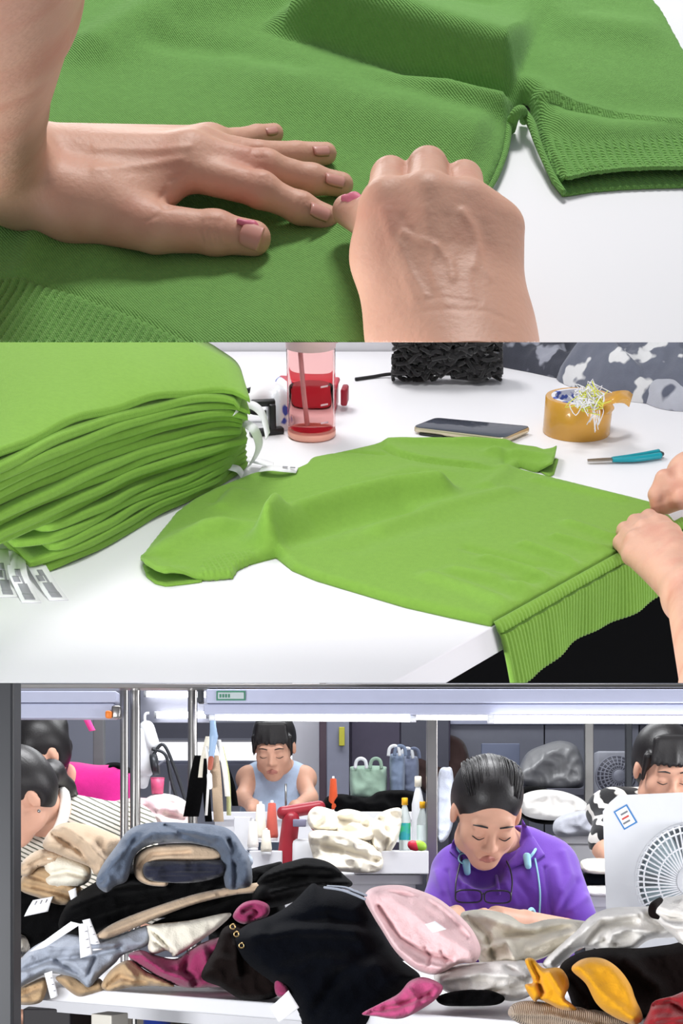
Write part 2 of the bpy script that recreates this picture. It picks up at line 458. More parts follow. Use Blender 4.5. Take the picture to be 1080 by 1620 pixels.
def slab_plane(P, x0, x1, row, yfar, th):
    n = 24; xs = np.linspace(x0, x1, n)
    return cut_low(box(((x0 + x1) / 2, yfar / 2, -th / 2), (x1 - x0, yfar, th)), P, row)
t = solo('work_table', 'white laminate table top under the two hands and the green sweater', 'table', A,
         slab_plane(A, -.8, .8, ROW1, 1.22, .03), m_table, smooth=False)

# ---- sweater
def P2(pts, P=A): return [tuple(P.px(u, v))[:2] for u, v in pts]
low = [(560, 700), (300, 760), (-100, 740), (-420, 560), (-700, 300)]
outl = P2([(808, 190), (806, 214), (802, 240), (793, 268), (776, 300), (752, 345), (730, 400), (712, 460), (700, 541)]) + P2([(690, 620)]) + \
       P2([(400, 640), (0, 640), (-300, 560), (-520, 400), (-560, 100), (-500, -160), (0, -190), (500, -160), (800, -110), (960, -40), (1022, 0), (1046, 28), (1080, 92),
           (1130, 170), (1185, 262), (1190, 284), (1150, 290), (1080, 289), (1035, 289), (985, 291), (935, 296), (905, 303), (893, 306),
           (878, 286), (864, 258), (852, 225), (842, 195), (834, 180), (826, 176), (818, 181)])
openedge = P2([(1190, 284), (1080, 289), (985, 291), (905, 303), (893, 306)])
valley = P2([(395, 60), (440, 78), (500, 92), (560, 112), (640, 142), (700, 160), (760, 176), (812, 184)])
ridge_up = P2([(430, 55), (520, 70), (600, 84), (690, 118), (760, 140), (830, 165)])
flap = P2([(690, 184), (740, 184), (800, 190)])
rib_seam = P2([(-60, 448), (0, 457), (55, 464), (110, 478), (165, 497), (215, 515), (262, 537), (300, 556), (340, 580)])
ribdir = (Vector(A.px(60, 541)) - Vector(A.px(100, 478))); ribdir.normalize()
rib_poly = P2([(-60, 448), (0, 457), (55, 464), (110, 478), (165, 497), (215, 515), (262, 537), (300, 556), (340, 580), (340, 640), (-300, 640), (-300, 440)])
cuff_poly = P2([(852, 222), (884, 238), (920, 246), (970, 246), (1020, 240), (1080, 232), (1140, 226), (1215, 240), (1215, 320), (880, 320)])
cd_ = (Vector(A.px(1000, 292)) - Vector(A.px(975, 240))); cd_.normalize()
fold2 = P2([(0, 395), (60, 430), (40, 450)])
pinch = [A.px(530, 352), A.px(560, 372)]
crumple = Ridges(3, 5, 18, 60)
def z1(x, y):
    d = dist_line(x, y, outl, True); do = dist_line(x, y, openedge)
    e = np.clip(d / .006, 0, 1); e = np.sqrt(1 - (1 - e) ** 2)
    e = np.maximum(e, np.clip(1 - (do - .002) / .02, 0, 1) * 1.0)
    z = .0025 + .0045 * e
    s, tt = signed_side(x, y, valley)                         # the sleeve side billows up and drops into the dark crease
    sm = np.clip((tt - .02) / .25, 0, 1) * np.clip((1.0 - tt) / .08, 0.25, 1)
    up = np.where(s > 0, np.exp(-(s / .075) ** 2) * (1 - np.exp(-(s / .012) ** 2)), 0)
    z += .038 * up * sm
    z += .008 * np.where(s < 0, gauss(s + .045, .03), 0) * sm * np.clip(d / .02, 0, 1)
    z += .011 * np.where(s < 0, gauss(s + .010, .009), 0) * np.clip((tt - .45) / .3, 0, 1) * np.clip(d / .006, 0, 1)
    # soft wide folds
    for pts, w_, h_ in (([(160, 90), (260, 30), (420, 10), (620, 6)], .020, .010), ([(500, -10), (640, 14), (760, 18)], .02, -.006),
                        ([(-40, 350), (60, 405), (150, 420)], .02, .007), ([(850, 10), (830, 90), (812, 150)], .004, -.0015),
                        ([(868, 30), (900, 60), (1000, 72)], .018, .006), ([(260, 80), (380, 95), (470, 130)], .012, -.004),
                        ([(830, 178), (880, 215), (960, 232), (1080, 222)], .014, .006), ([(850, 150), (930, 190), (1080, 205)], .02, -.002),
                        ([(40, 455), (70, 405), (110, 370)], .008, .005), ([(430, 545), (520, 470), (575, 400)], .03, .007), ([(640, 200), (720, 230), (790, 250)], .02, .003)):
        z += h_ * gauss(dist_line(x, y, P2(pts)), w_) * np.clip(d / .012, 0, 1)
    z += .0022 * crumple(x, y) * np.clip(d / .015, 0, 1)
    z += .006 * gauss(dist_line(x, y, [(p.x, p.y) for p in pinch]), .012)
    # press under the hands
    for pts, w_ in (([(90, 290), (300, 262), (420, 262), (540, 300)], .035), ([(180, 350), (400, 385)], .02), ([(520, 346), (420, 310)], .014)):
        g = gauss(dist_line(x, y, P2(pts)), w_); z = z * (1 - g) + .005 * g
    # shoulder seam, ribs
    r1, _ = signed_side(x, y, rib_seam); m1 = np.clip(-r1 / .003, 0, 1)
    ph = (x * -ribdir.y + y * ribdir.x) / .0046 * 2 * math.pi
    z += m1 * (.0019 * (np.sqrt(np.abs(np.sin(ph / 2))) * 2 - 1.2)) - .0012 * gauss(r1 + .001, .0022)
    ic = inside(x, y, cuff_poly); dc = dist_line(x, y, cuff_poly[:7]); m2 = np.where(ic, np.clip(dc / .008, 0, 1), 0)
    ph = (x * -cd_.y + y * cd_.x) / .0046 * 2 * math.pi
    z += m2 * (.0015 * np.clip(do / .006, .25, 1) * (np.sqrt(np.abs(np.sin(ph / 2))) * 2 - 1.2))
    z += .0028 * np.clip(1 - do / .03, 0, 1) * np.clip(d / .004 + (do < .004), 0, 1)
    return np.maximum(z, .0022)
sw = thing('green_sweater', 'green knitted sweater being pinned by two hands on the white table', 'sweater', A, (0, .7, 0))
vf = sheet(outl, z1, .0026, .0022, [rib_poly, cuff_poly], .00105)
part('knit_front', cut_low(vf, A, ROW1), m_green, sw)
under = P2([(1215, 250), (1205, 296), (1150, 300), (1080, 299), (1035, 300), (985, 302), (935, 306), (905, 311), (889, 313), (872, 292), (856, 250), (846, 200), (900, 215), (1100, 215)])
def zu(x, y): return .0028 + .0006 * np.sin((x * -cd_.y + y * cd_.x) / .0046 * 2 * math.pi) - .0006
part('cuff_underside', sheet(under, zu, .0022, .0022, floor=.0004), m_green, sw)
# gathered side seam standing up at the armpit
part('side_seam', tube([A.px(806, 186, .010), A.px(805, 200, .009), A.px(802, 225, .007), A.px(796, 250, .006), A.px(783, 282, .005), A.px(769, 306, .004)], [.0014, .002, .002, .0018, .0018, .0016], 8, smooth=30), m_green, sw)
part('underarm_seam', tube([A.px(830, 180, .010), A.px(841, 198, .009), A.px(849, 222, .008), A.px(861, 252, .006), A.px(877, 284, .005), A.px(892, 305, .004)], [.0025, .0028, .0024, .002, .002, .0016], 8, smooth=30), m_green, sw)
part('underarm_gusset', tube([A.px(808, 205, .002), A.px(811, 190, .011), A.px(818, 178, .015), A.px(826, 176, .014), A.px(829, 190, .003)], [.003, .0035, .0035, .003, .003], 10, smooth=24), m_green, sw)

# ---- left hand (palm down, forearm rising toward the viewer)
def hand_obj(name, label, prims, res, extra=None, row=None):
    o = thing(name, label, 'hand', A, prims[0]['a'] * [1, 1, 0])
    vf = organic(prims, res)
    N = normals(vf); V = vf[0]
    if extra is not None: V = V + N * extra(V, N)[:, None]
    vf = (V, vf[1])
    if row: vf = cut_low(vf, A, row)
    part('skin', vf, m_skin, o)
    return o
def nail(o, tip, back, up, L, W, m=None, lift=0.0):
    tip, back, up = Vector(tip), Vector(back), Vector(up)
    d = (tip - back).normalized(); up = (up - d * up.dot(d)).normalized(); s = d.cross(up)
    M = Matrix((( *[d.x, s.x, up.x], tip.x), (*[d.y, s.y, up.y], tip.y), (*[d.z, s.z, up.z], tip.z), (0, 0, 0, 1)))
    V, Fs = [], []; n = 10
    for i in range(n + 1):
        for j in range(n + 1):
            a, b = i / n * 2 - 1, j / n * 2 - 1
            x = L * .5 * a; wdt = W * .5 * (1 - .22 * max(0, -a) ** 3); y = wdt * b
            if a > .6: x -= L * .12 * b * b * (a - .6) / .4
            V.append((x, y, -.9 * y * y / W + .0006 - .10 * L * max(0, -a - .7)))
    for i in range(n):
        for j in range(n): q = i * (n + 1) + j; Fs.append((q, q + n + 1, q + n + 2, q + 1))
    V = np.array(V); vf = shell(V, V - [0, 0, .0016], Fs)
    part('nail', xf(vf, M), m or m_nail, o)
def wrinkles(lst):
    """raised veins and shallow creases along lines on the side of the hand one sees: (pixel line, width in m, height)"""
    def f(V, N):
        u, v = A.pix(V); o = np.zeros(len(V))
        tocam = np.array([0, 0, A.h]) - V; face = np.clip((N * tocam).sum(1) / np.linalg.norm(tocam, axis=1) * 2, 0, 1)
        for line, w_, h_ in lst: o += h_ * gauss(dist_line(u, v, line), w_ * 2900)
        return o * face
    return f
Nn, Ff = p1(40, 300, .030), p1(48, 243, .036)
I, Mi, Ri, Li = p1(284, 266, .031), p1(300, 243, .034), p1(318, 234, .029), p1(332, 226, .023)
PR = []
PR += [cap(Nn, Ff, .0165, .0155, .01)]
PR += [cap(Nn, I, .0175, .0108, .008), cap(Ff, Li, .0155, .009, .008), cap((Nn + Ff) / 2, Mi, .018, .0108, .006), cap((Nn * .3 + Ff * .7), Ri, .017, .0098, .006)]
PR += [cap(I, p1(412, 301, .0245), .0105, .0088, .008), cap(Mi, p1(420, 265, .0255), .0102, .0085, .008), cap(Ri, p1(410, 246, .021), .0094, .0078, .008), cap(Li, p1(372, 224, .0165), .0085, .007, .008)]
PR += chain([p1(412, 301, .0245), p1(474, 329, .0165), p1(520, 345, .0125)], [.0088, .0078, .0066], .002)
PR += chain([p1(420, 265, .0255), p1(492, 284, .0165), p1(541, 292, .0125)], [.0085, .0076, .0066], .002)
PR += chain([p1(410, 246, .021), p1(468, 245, .015), p1(516, 243, .0118)], [.0078, .0072, .0062], .002)
PR += chain([p1(372, 224, .0165), p1(406, 216, .013), p1(434, 211, .011)], [.007, .0064, .0056], .002)
for q, r_ in ((p1(412, 300, .0252), .0092), (p1(420, 264, .0262), .0088), (p1(474, 329, .0165), .0079), (p1(492, 284, .0165), .0077)): PR.append(cap(q, q + Vector((.001, 0, 0)), r_, r_, .004))
T0, T1, T2, T3 = p1(110, 322, .028), p1(245, 361, .020), p1(338, 368, .017), p1(402, 377, .0145)
PR += [cap(Nn, T0, .0165, .0175, .01)] + chain([T0, T1], [.0178, .0128], .010) + chain([T1, T2, T3], [.0126, .0106, .0092], .003)
PR += [cap(p1(170, 312, .029), p1(258, 304, .025), .014, .0085, .012)]
PR += [cap(T2, T2 + Vector((.002, 0, 0)), .0110, .0110, .004)]
EL = p1(-52, -45, .205)
PR += [cap((Nn + Ff) / 2 + Vector((-.014, -.004, .004)), p1(-36, 150, .105), .025, .033, .014), cap(p1(-36, 150, .105), EL, .033, .043, .006), cap(EL, p1(-75, -330, .30), .043, .046, .006)]
wl = []
for du in (-14, -5, 4, 12): wl.append(([(336 + du, 348), (331 + du, 366), (338 + du, 388)], .0008, -.0007))
for u, v, h_ in ((414, 298, 17), (408, 262, 14), (402, 244, 10), (478, 328, 12)):
    for du in (-7, 0, 7): wl.append(([(u + du + 5, v - h_), (u + du + 1, v), (u + du + 4, v + h_ * .5)], .0008, -.0005))
wl += [([(262, 300), (250, 318), (262, 330), (300, 318)], .0012, -.0008), ([(230, 350), (250, 342)], .001, -.0004), ([(150, 235), (240, 238), (300, 232)], .0022, .0007), ([(150, 268), (230, 262), (285, 252)], .0022, .0007), ([(270, 285), (290, 275), (300, 262)], .0012, -.0004)]
lh = hand_obj('hand', 'left hand lying flat, palm down, fingers spread on the green sweater', PR, .00125, wrinkles(wl))
cam1 = Vector((0, -.55, .83))
nail(lh, p1(396, 372, .0238), T2 + Vector((0, 0, .006)), Vector((0, -.75, .65)), .013, .0125)
nail(lh, p1(508, 332, .0205), p1(474, 319, .026), Vector((.15, -.3, 1)), .0115, .0088)
nail(lh, p1(531, 281, .0198), p1(492, 272, .025), Vector((.1, -.2, 1)), .0115, .0085)
nail(lh, p1(508, 234, .0182), p1(468, 236, .022), Vector((.1, -.15, 1)), .0105, .008)
nail(lh, p1(428, 203, .0165), p1(406, 208, .019), Vector((.1, -.1, 1)), .009, .007)
part('nail_fold', organic(chain([p1(378, 350, .0262), p1(400, 357, .0245), p1(412, 366, .022)], [.0016, .0018, .0012], .004), .0006), m_stain, lh, label='pink stained skin beside the thumb nail')

# ---- right hand (a loose fist gripping the fabric, wrist running down to the viewer)
kI, kM, kR, kL = p1(611, 326, .066), p1(675, 317, .071), p1(738, 326, .067), p1(790, 362, .058)
wI, wM, wR, wL = p1(662, 548, .026), p1(698, 540, .032), p1(736, 540, .031), p1(768, 548, .025)
QR = [cap(wI, wL, .018, .018, .02), cap(wI, kI, .0185, .0132, .016), cap(wM, kM, .0175, .0134, .012), cap(wR, kR, .0175, .0124, .012), cap(wL, kL, .0185, .0124, .016)]
pI, pM, pR_, pL = p1(617, 281, .062), p1(676, 267, .066), p1(733, 286, .062), p1(772, 332, .048)
dn = Vector((0, .010, -.030)); bk = Vector((-.002, -.014, -.018))
for kn, pp, r0, r1 in ((kI, pI, .0118, .0098), (kM, pM, .0120, .0102), (kR, pR_, .0112, .0094), (kL, pL, .0112, .009)):
    s = .75 if pp is pL else 1
    QR += chain([kn, pp, pp + dn * s, pp + dn * s + bk * s], [r0, r1, r1 * .9, r1 * .75], .0025)
tb, tm, tt_ = p1(612, 410, .046), p1(603, 352, .044), p1(549, 333, .030)
QR += [cap(p1(650, 505, .030), tb, .018, .016, .02)] + chain([tb, tm, tt_], [.0155, .0122, .0082], .008)
QR += [cap(p1(700, 540, .026), p1(735, 800, .02), .027, .034, .02), cap(p1(745, 540, .026), p1(800, 800, .02), .026, .034, .02)]
wl = [([(608, 335), (628, 400), (655, 470)], 0.0037, 0.00060), ([(672, 330), (685, 400), (705, 480)], 0.0035, 0.00040), ([(735, 340), (742, 400), (740, 470)], 0.0035, 0.00040),
      ([(638, 368), (660, 378), (690, 390), (712, 415), (716, 440)], 0.0022, 0.00080), ([(730, 335), (748, 360), (756, 392), (750, 422)], 0.0025, 0.00085),
      ([(632, 385), (650, 430), (672, 468)], 0.0022, 0.00055), ([(690, 390), (680, 420), (690, 455)], 0.0018, 0.00040), ([(756, 392), (766, 425), (775, 440)], 0.0020, 0.00045),
      ([(640, 345), (652, 372)], 0.0037, -0.00060), ([(706, 345), (712, 380)], 0.0037, -0.00060), ([(765, 360), (770, 390)], 0.0037, -0.00050),
      ([(600, 515), (640, 498), (700, 488), (770, 492), (812, 510)], 0.0013, -0.00030), ([(630, 480), (700, 470), (760, 478)], 0.0011, -0.00020)]
rh = hand_obj('hand', 'right hand closed in a loose fist, knuckles up, gripping the green sweater', QR, .00125, wrinkles(wl), ROW1)
nail(rh, p1(546, 327, .0385), p1(575, 333, .044), Vector((-.25, -.75, .6)), .011, .0095)
part('nail_fold', organic(chain([p1(545, 314, .040), p1(560, 315, .043), p1(573, 317, .046)], [.0022, .0028, .0022], .004), .0006), m_stain, rh, label='pink stained skin beside the thumb nail')
# ================================================================== 2. folding table: sweater over the table edge, stack of folded sweaters, odds and ends
B = FOLD; p2 = B.px
ROW2 = 1080.5
m_green2 = cloth('green_knit_bright', (124, 166, 66), bump=.5, bscale=700, bdist=.0010, vary=.10, vscale=160, sheen=.12)
m_tag = mat('white_label', (240, 240, 242), rough=.55, vary=.02)
m_ink = mat('label_ink', (150, 150, 156), rough=.7)
m_wall = mat('white_wall', (232, 230, 234), rough=.8, vary=.02, vscale=5)
m_dark = mat('under_table_shade', (5, 5, 6), rough=.9, vary=.2, vscale=8, spec=.1)  # near black for the lower wall: shade under the table put into the colour

e0, e1 = p2(620, 1080), p2(775, 993)
ed = (e1 - e0).normalized(); en = Vector((ed.y, -ed.x, 0))          # along the table edge, outward from it
def edge_at(u):                                                      # point of the table edge seen at column u
    v = 1080 + (u - 620) * (993 - 1080) / (775 - 620); return p2(u, v)
WALLY = p2(500, 556).y
far = e0 + ed * ((WALLY - e0.y) / ed.y); near = e0 - ed * 1.0
poly = [(-.95, WALLY), (-.95, near.y), (near.x, near.y), (far.x, WALLY)]
solo('folding_table', 'white table top with the green sweater hanging over its edge', 'table', B,
     cut_low(prism(poly, -.036, 0, bev=.0015), B, ROW2), m_table, smooth=False)
struct('wall_back', B, cut_low(box((.15, WALLY + .03, .17), (2.2, .05, .42)), B, ROW2), m_wall)
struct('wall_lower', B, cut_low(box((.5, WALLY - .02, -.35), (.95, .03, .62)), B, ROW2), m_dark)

# ---- the sweater on the table
def Q(pts, z=0): return [tuple(p2(u, v, z))[:2] for u, v in pts]
hem_u0, hem_u1 = 778, 1075
sw_out = Q([(226, 884), (223, 896), (230, 911), (246, 921), (263, 925), (300, 921), (335, 920), (368, 917), (376, 904), (398, 894), (420, 888), (437, 884), (447, 892), (462, 904),
            (500, 920), (560, 938), (640, 962), (710, 978), (776, 992)])
sw_out += [tuple(edge_at(u) - en * .001)[:2] for u in (820, 870, 920, 970, 1020, 1060)]
sw_out += Q([(1075, 838), (1050, 815), (1030, 803), (1000, 795), (940, 780), (880, 765), (830, 752), (812, 746), (822, 741), (842, 747), (872, 752), (876, 740), (879, 725),
             (850, 715), (800, 709), (740, 705), (680, 705), (640, 706), (606, 708), (580, 714), (545, 722), (510, 728), (492, 731), (484, 741), (470, 748), (440, 750), (420, 752), (398, 757),
             (370, 768), (340, 780), (305, 798), (278, 818), (255, 846), (238, 868)])
op1 = Q([(226, 892), (230, 911), (246, 921), (263, 925), (290, 922)])
op2 = Q([(872, 752), (876, 740), (879, 725)])
crl = Ridges(11, 5, 10, 40)
cuffL = Q([(322, 898), (334, 893), (360, 886), (384, 884), (400, 880), (400, 925), (318, 930)])
cL = (Vector(p2(372, 916)) - Vector(p2(352, 888))).normalized()
collar = Q([(606, 708), (609, 722), (625, 731), (660, 740), (700, 746), (740, 750)])
collar2 = Q([(492, 733), (520, 727), (560, 727), (606, 731)])
def z2(x, y):
    d = dist_line(x, y, sw_out, True); do = np.minimum(dist_line(x, y, op1), dist_line(x, y, op2))
    e = np.clip(d / .010, 0, 1); e = np.sqrt(1 - (1 - e) ** 2); e = np.maximum(e, np.clip(1 - (do - .002) / .02, 0, 1))
    z = .003 + .007 * e
    ins = np.clip(d / .02, 0, 1)
    for pts, w_, h_ in (([(428, 866), (470, 840), (540, 818), (620, 800), (690, 792)], .022, .020), ([(450, 872), (500, 858), (570, 838), (640, 822)], .016, -.006),
                        ([(435, 850), (422, 872), (434, 884)], .012, .014), ([(330, 850), (380, 845), (420, 850)], .02, .008),
                        ([(340, 806), (352, 790), (362, 778)], .006, -.003), ([(352, 812), (372, 790)], .012, .006),
                        ([(720, 918), (780, 930), (840, 948)], .013, .008), ([(770, 898), (830, 915), (880, 935)], .010, .007), ([(680, 925), (740, 945), (800, 968)], .012, .006),
                        ([(830, 875), (880, 893), (925, 915)], .009, .008), ([(880, 862), (940, 880), (985, 880)], .008, .007), ([(900, 838), (960, 860), (1000, 868)], .009, .006), ([(800, 935), (850, 930)], .01, -.004),
                        ([(740, 880), (800, 895), (840, 905)], .009, -.004), ([(860, 905), (900, 918)], .008, -.003),
                        ([(600, 850), (700, 815), (800, 790)], .016, .007), ([(560, 880), (650, 850), (740, 830)], .02, -.003),
                        ([(800, 752), (790, 765), (770, 780)], .012, .006), ([(820, 748), (800, 742), (800, 730)], .007, -.006),
                        ([(860, 738), (820, 732), (780, 728)], .012, .010), ([(606, 709), (700, 708), (800, 714)], .012, .010),
                        ([(260, 880), (300, 860), (350, 850)], .02, .009), ([(600, 770), (650, 755), (700, 760)], .02, .004),
                        ([(985, 800), (940, 790), (850, 770)], .008, .005)):
        z += (1.45 if abs(h_) > .012 else .95) * h_ * gauss(dist_line(x, y, Q(pts)), w_ * .95) * ins
    z -= .004 * gauss(dist_line(x, y, collar), .0035) * ins + .004 * gauss(dist_line(x, y, collar2), .0035) * ins
    z += .006 * np.where(signed_side(x, y, collar)[0] > 0, gauss(dist_line(x, y, collar), .03), 0) * ins
    z += .003 * crl(x, y) * ins
    ic = inside(x, y, cuffL); m2 = np.where(ic, np.clip(dist_line(x, y, cuffL[:5]) / .008, 0, 1), 0)
    ph = (x * -cL.y + y * cL.x) / .0062 * 2 * math.pi
    z += m2 * .0016 * (np.sqrt(np.abs(np.sin(ph / 2))) * 2 - 1.2)
    z += .009 * np.clip(1 - dist_line(x, y, Q([(234, 908), (250, 918), (268, 920)])) / .03, 0, 1) ** 1.3
    z += .008 * np.clip(1 - dist_line(x, y, op2) / .02, 0, 1)
    return np.maximum(z, .0025)
sw2 = thing('green_sweater', 'bright green knitted sweater laid across the table, ribbed hem hanging over the edge', 'sweater', B, (.1, 1.5, 0))
part('knit_front', sheet(sw_out, z2, .0046, .003, [cuffL], .0018), m_green2, sw2)
part('cuff_underside', sheet(Q([(226, 896), (232, 914), (246, 925), (263, 929), (290, 926), (320, 922), (310, 908), (250, 892)]), lambda x, y: .0025 + 0 * x, .006, .002, floor=.0003), m_green2, sw2)
part('cuff_underside', sheet(Q([(868, 756), (876, 752), (883, 728), (860, 728), (850, 745)]), lambda x, y: .0025 + 0 * x, .006, .002, floor=.0003), m_green2, sw2)
# hanging ribbed hem
ns, nt = 300, 26; V = []
E0, E1 = edge_at(hem_u0), edge_at(hem_u1)
for i in range(ns + 1):
    s = i / ns; e = E0.lerp(E1, s); L = (E1 - E0).length * s
    hang = .082 + .002 * math.sin(L * 30)
    for j in range(nt + 1):
        t = j / nt; r = abs(math.sin(L / .0066 * math.pi)) ** .6
        wob = .005 * math.sin(L * 22 + 1.0) * t + .002 * math.sin(L * 75) * t
        out = .004 + .007 * math.sqrt(min(1, t * 5)) - .006 * t + wob + .0026 * (r - .5) * min(1, t * 20)
        drop = hang * (t ** 1.15) - .006 * math.exp(-(t / .05) ** 2)
        c = e + ed * (.036 * t * (1 - .3 * s)) + en * out; V.append((c.x, c.y, -drop))
Fs = [(i * (nt + 1) + j, i * (nt + 1) + j + 1, (i + 1) * (nt + 1) + j + 1, (i + 1) * (nt + 1) + j) for i in range(ns) for j in range(nt)]
V = np.array(V); N_ = np.array(en) * .0025
hem = cut_low(shell(V, V - N_, Fs), B, ROW2)
hm = part('rib_hem', hem, m_green2, sw2)
seam = tube([tuple(V[i * (nt + 1) + 3] + np.array(en) * .0012) for i in range(0, ns + 1, 4)], .0011, 6)
part('hem_seam', seam, mat('green_seam', (70, 105, 24), rough=.9), hm)
def ribbon(pts, wdir, width, th=.0006, n=24):
    c = smooth_line(pts, n); w_ = np.array(wdir, float); w_ = w_ / np.linalg.norm(w_) * width / 2
    m_ = len(c); V = np.concatenate([c - w_, c + w_]); Fs = [(i, i + 1, m_ + i + 1, m_ + i) for i in range(m_ - 1)]
    up = np.zeros_like(V); t_ = np.gradient(c, axis=0); nn = np.cross(t_, w_); nn /= np.linalg.norm(nn, axis=1)[:, None] + 1e-9
    nn = np.concatenate([nn, nn]) * th
    return shell(V, V - nn, Fs)
nl = part('neck_label', ribbon([p2(412, 742, .016), p2(430, 740, .020), p2(450, 742, .018), p2(470, 744, .012)], p2(440, 735) - p2(430, 755), .022), m_tag, sw2, label='white woven neck label')
part('label_print', join(ribbon([p2(447, 738, .0205), p2(455, 738.5, .0195)], p2(440, 735) - p2(432, 752), .004), ribbon([p2(459, 739, .0185), p2(467, 739.5, .017)], p2(440, 735) - p2(432, 752), .004)), m_ink, nl)

# ---- stack of folded sweaters
NL = 15
topf = [(-190, 815, .150), (0, 724, .158), (110, 676, .155), (210, 644, .148), (310, 622, .138), (365, 624, .128), (392, 640, .118)]
botf = [(70, 903, .006), (120, 885, .006), (180, 858, .006), (235, 825, .006), (290, 797, .006), (340, 768, .006), (378, 745, .006)]
backp = [(-320, 470, .14), (-60, 508, .14), (110, 537, .138), (210, 548, .135), (300, 566, .132), (350, 582, .128), (385, 602, .120)]
backc = smooth_line([p2(*q) for q in backp], 48)
ST = len(backc)
rs = random.Random(5)
words = ['lowest', 'second from the bottom', 'third from the bottom', 'fourth from the bottom', 'fifth from the bottom', 'sixth from the bottom', 'seventh from the bottom', 'middle', 'seventh from the top',
         'sixth from the top', 'fifth from the top', 'fourth from the top', 'third from the top', 'second from the top', 'topmost']
ends = []
for i in range(NL):
    t = i / (NL - 1); te = t ** 1.0
    jit = [rs.uniform(-7, 7), rs.uniform(-12, 9)]; rs_off = rs.uniform(-.004, .006)
    ctl = []
    for k, (a, b) in enumerate(zip(botf, topf)):
        u = a[0] + (b[0] - a[0]) * te; v = a[1] + (b[1] - a[1]) * te; z = a[2] + (b[2] - a[2]) * te
        if k == 6: u += jit[1]
        if k == 0 and 0 < i < 5: u = [70, 52, 84, 30, 62][i] - 10; v = [903, 892, 868, 862, 838][i]
        ctl.append(p2(u + jit[0] * (k < 6), v, z))
    fr = smooth_line(ctl, 48); n_ = min(len(fr), ST); fr = resample(fr, ST)
    thA, thB = .0125, .0092
    V, rows = [], 0; RN = 22; ph = rs.uniform(0, 6); am = rs.uniform(.0003, .0011)
    for j in range(ST):
        q = j / (ST - 1); th = (thA + (thB - thA) * q) * .94
        endr = min(1, (j + .4) / 1.6, (ST - 1 - j + .35) / 2.2); endr = math.sqrt(max(0, 1 - (1 - endr) ** 2))
        f = fr[j].copy(); f[2] += am * math.sin(q * 14 + ph) + .0005 * math.sin(q * 29 + 2 * ph)
        bk_ = backc[j].copy(); bk_[2] = f[2] + (.004 if i == NL - 1 else 0)
        d = bk_ - f; L = np.linalg.norm(d); d /= L
        f = f + d * (.004 * math.sin(q * 7 + 3 * ph) + .003 + rs_off)
        h = th / 2 * (.25 + .75 * endr)
        prof = []
        for k in range(5): prof.append((L * (1 - k / 5) + h, h))
        for k in range(13):
            a = math.pi * k / 12; g = 1 - .22 * math.exp(-((k - 6) / 1.1) ** 2)
            prof.append((h * 1.3 - h * 1.3 * math.sin(a) * g, h * math.cos(a)))
        for k in range(1, 5): prof.append((L * k / 5 + h, -h))
        crown = (.012 * math.sin(math.pi * q) if i == NL - 1 else 0)
        for (s, zz) in prof:
            p = f + d * s; p = p + np.array([0, 0, zz + crown * math.sin(math.pi * min(1, s / L)) + (.002 * math.sin(p[0] * 40 + p[1] * 25) if i == NL - 1 else 0)])
            V.append(p)
    R_ = len(prof); Fs = []
    for j in range(ST - 1):
        for k in range(R_):
            a, b = j * R_ + k, j * R_ + (k + 1) % R_; Fs.append((a, b, b + R_, a + R_))
    Fs += [tuple(range(R_))[::-1], tuple((ST - 1) * R_ + k for k in range(R_))]
    vf = cut_low((np.array(V), Fs), B, ROW2)
    bm = to_bm(vf); bmesh.ops.recalc_face_normals(bm, faces=bm.faces); vf = from_bm(bm)
    s = solo('folded_sweater', 'folded green sweater in the tall stack, %s of the stack' % words[i] if i in (0, 14, 7) else 'folded green sweater in the tall stack, %s' % words[i], 'sweater', B, vf, m_green2, 'stack of folded green sweaters')
    ends.append((fr[0], fr[-1]))
def label_strip(label, pts, wdir, width, lines, group):
    base = Vector(pts[0]); o = thing('care_label', label, 'label', B, (base.x, base.y, 0), group)
    part('tape', ribbon(pts, wdir, width), m_tag, o)
    c = smooth_line(pts, 24); w_ = Vector(wdir).normalized()
    for a, b, off, ww in lines:
        seg = c[int(a * (len(c) - 1)):int(b * (len(c) - 1)) + 1] + np.array([0, 0, .0007]) + np.array(w_) * width * off
        if len(seg) > 1: part('print_line', ribbon(seg, wdir, width * ww, .0003, len(seg)), m_ink, o)
g_ = 'care labels hanging out of the green stack'
ln = [(.45, .55, -.2, .35), (.45, .6, .1, .12), (.62, .80, 0, .5), (.83, .95, 0, .55), (.3, .42, 0, .3)]
label_strip('white care label, rightmost of three at the near corner of the green stack', [p2(52, 884, .010), p2(64, 905, .009), p2(78, 928, .005), p2(93, 949, .001)], (1, .05, 0), .021, ln, g_)
label_strip('white care label, middle of three at the near corner of the green stack', [p2(25, 870, .014), p2(28, 905, .016), p2(38, 930, .006), p2(50, 953, .001)], (1, .0, 0), .021, ln, g_)
label_strip('white care label, leftmost of three at the near corner of the green stack', [p2(-2, 868, .02), p2(2, 895, .016), p2(8, 925, .006), p2(14, 944, .001)], (1, .0, 0), .021, ln, g_)
label_strip('wide white care label curling from the upper right end of the green stack', [p2(372, 652, .105), p2(395, 640, .100), p2(415, 655, .085), p2(424, 690, .062)], (.2, 1, .15), .022, [], g_)
label_strip('narrow white care label looping down the right end of the green stack', [p2(385, 668, .075), p2(402, 680, .068), p2(410, 705, .04), p2(400, 730, .012), p2(388, 742, .004)], (.6, .6, .3), .014, [], g_)
label_strip('short white care label under the right end of the green stack', [p2(360, 738, .020), p2(376, 742, .016), p2(384, 752, .003)], (.2, 1, .2), .016, [], g_)
label_strip('flat white care label lying between the stack and the sweater neck', [p2(392, 726, .012), p2(412, 730, .010), p2(432, 736, .006)], (.1, 1, .1), .018, [], g_)

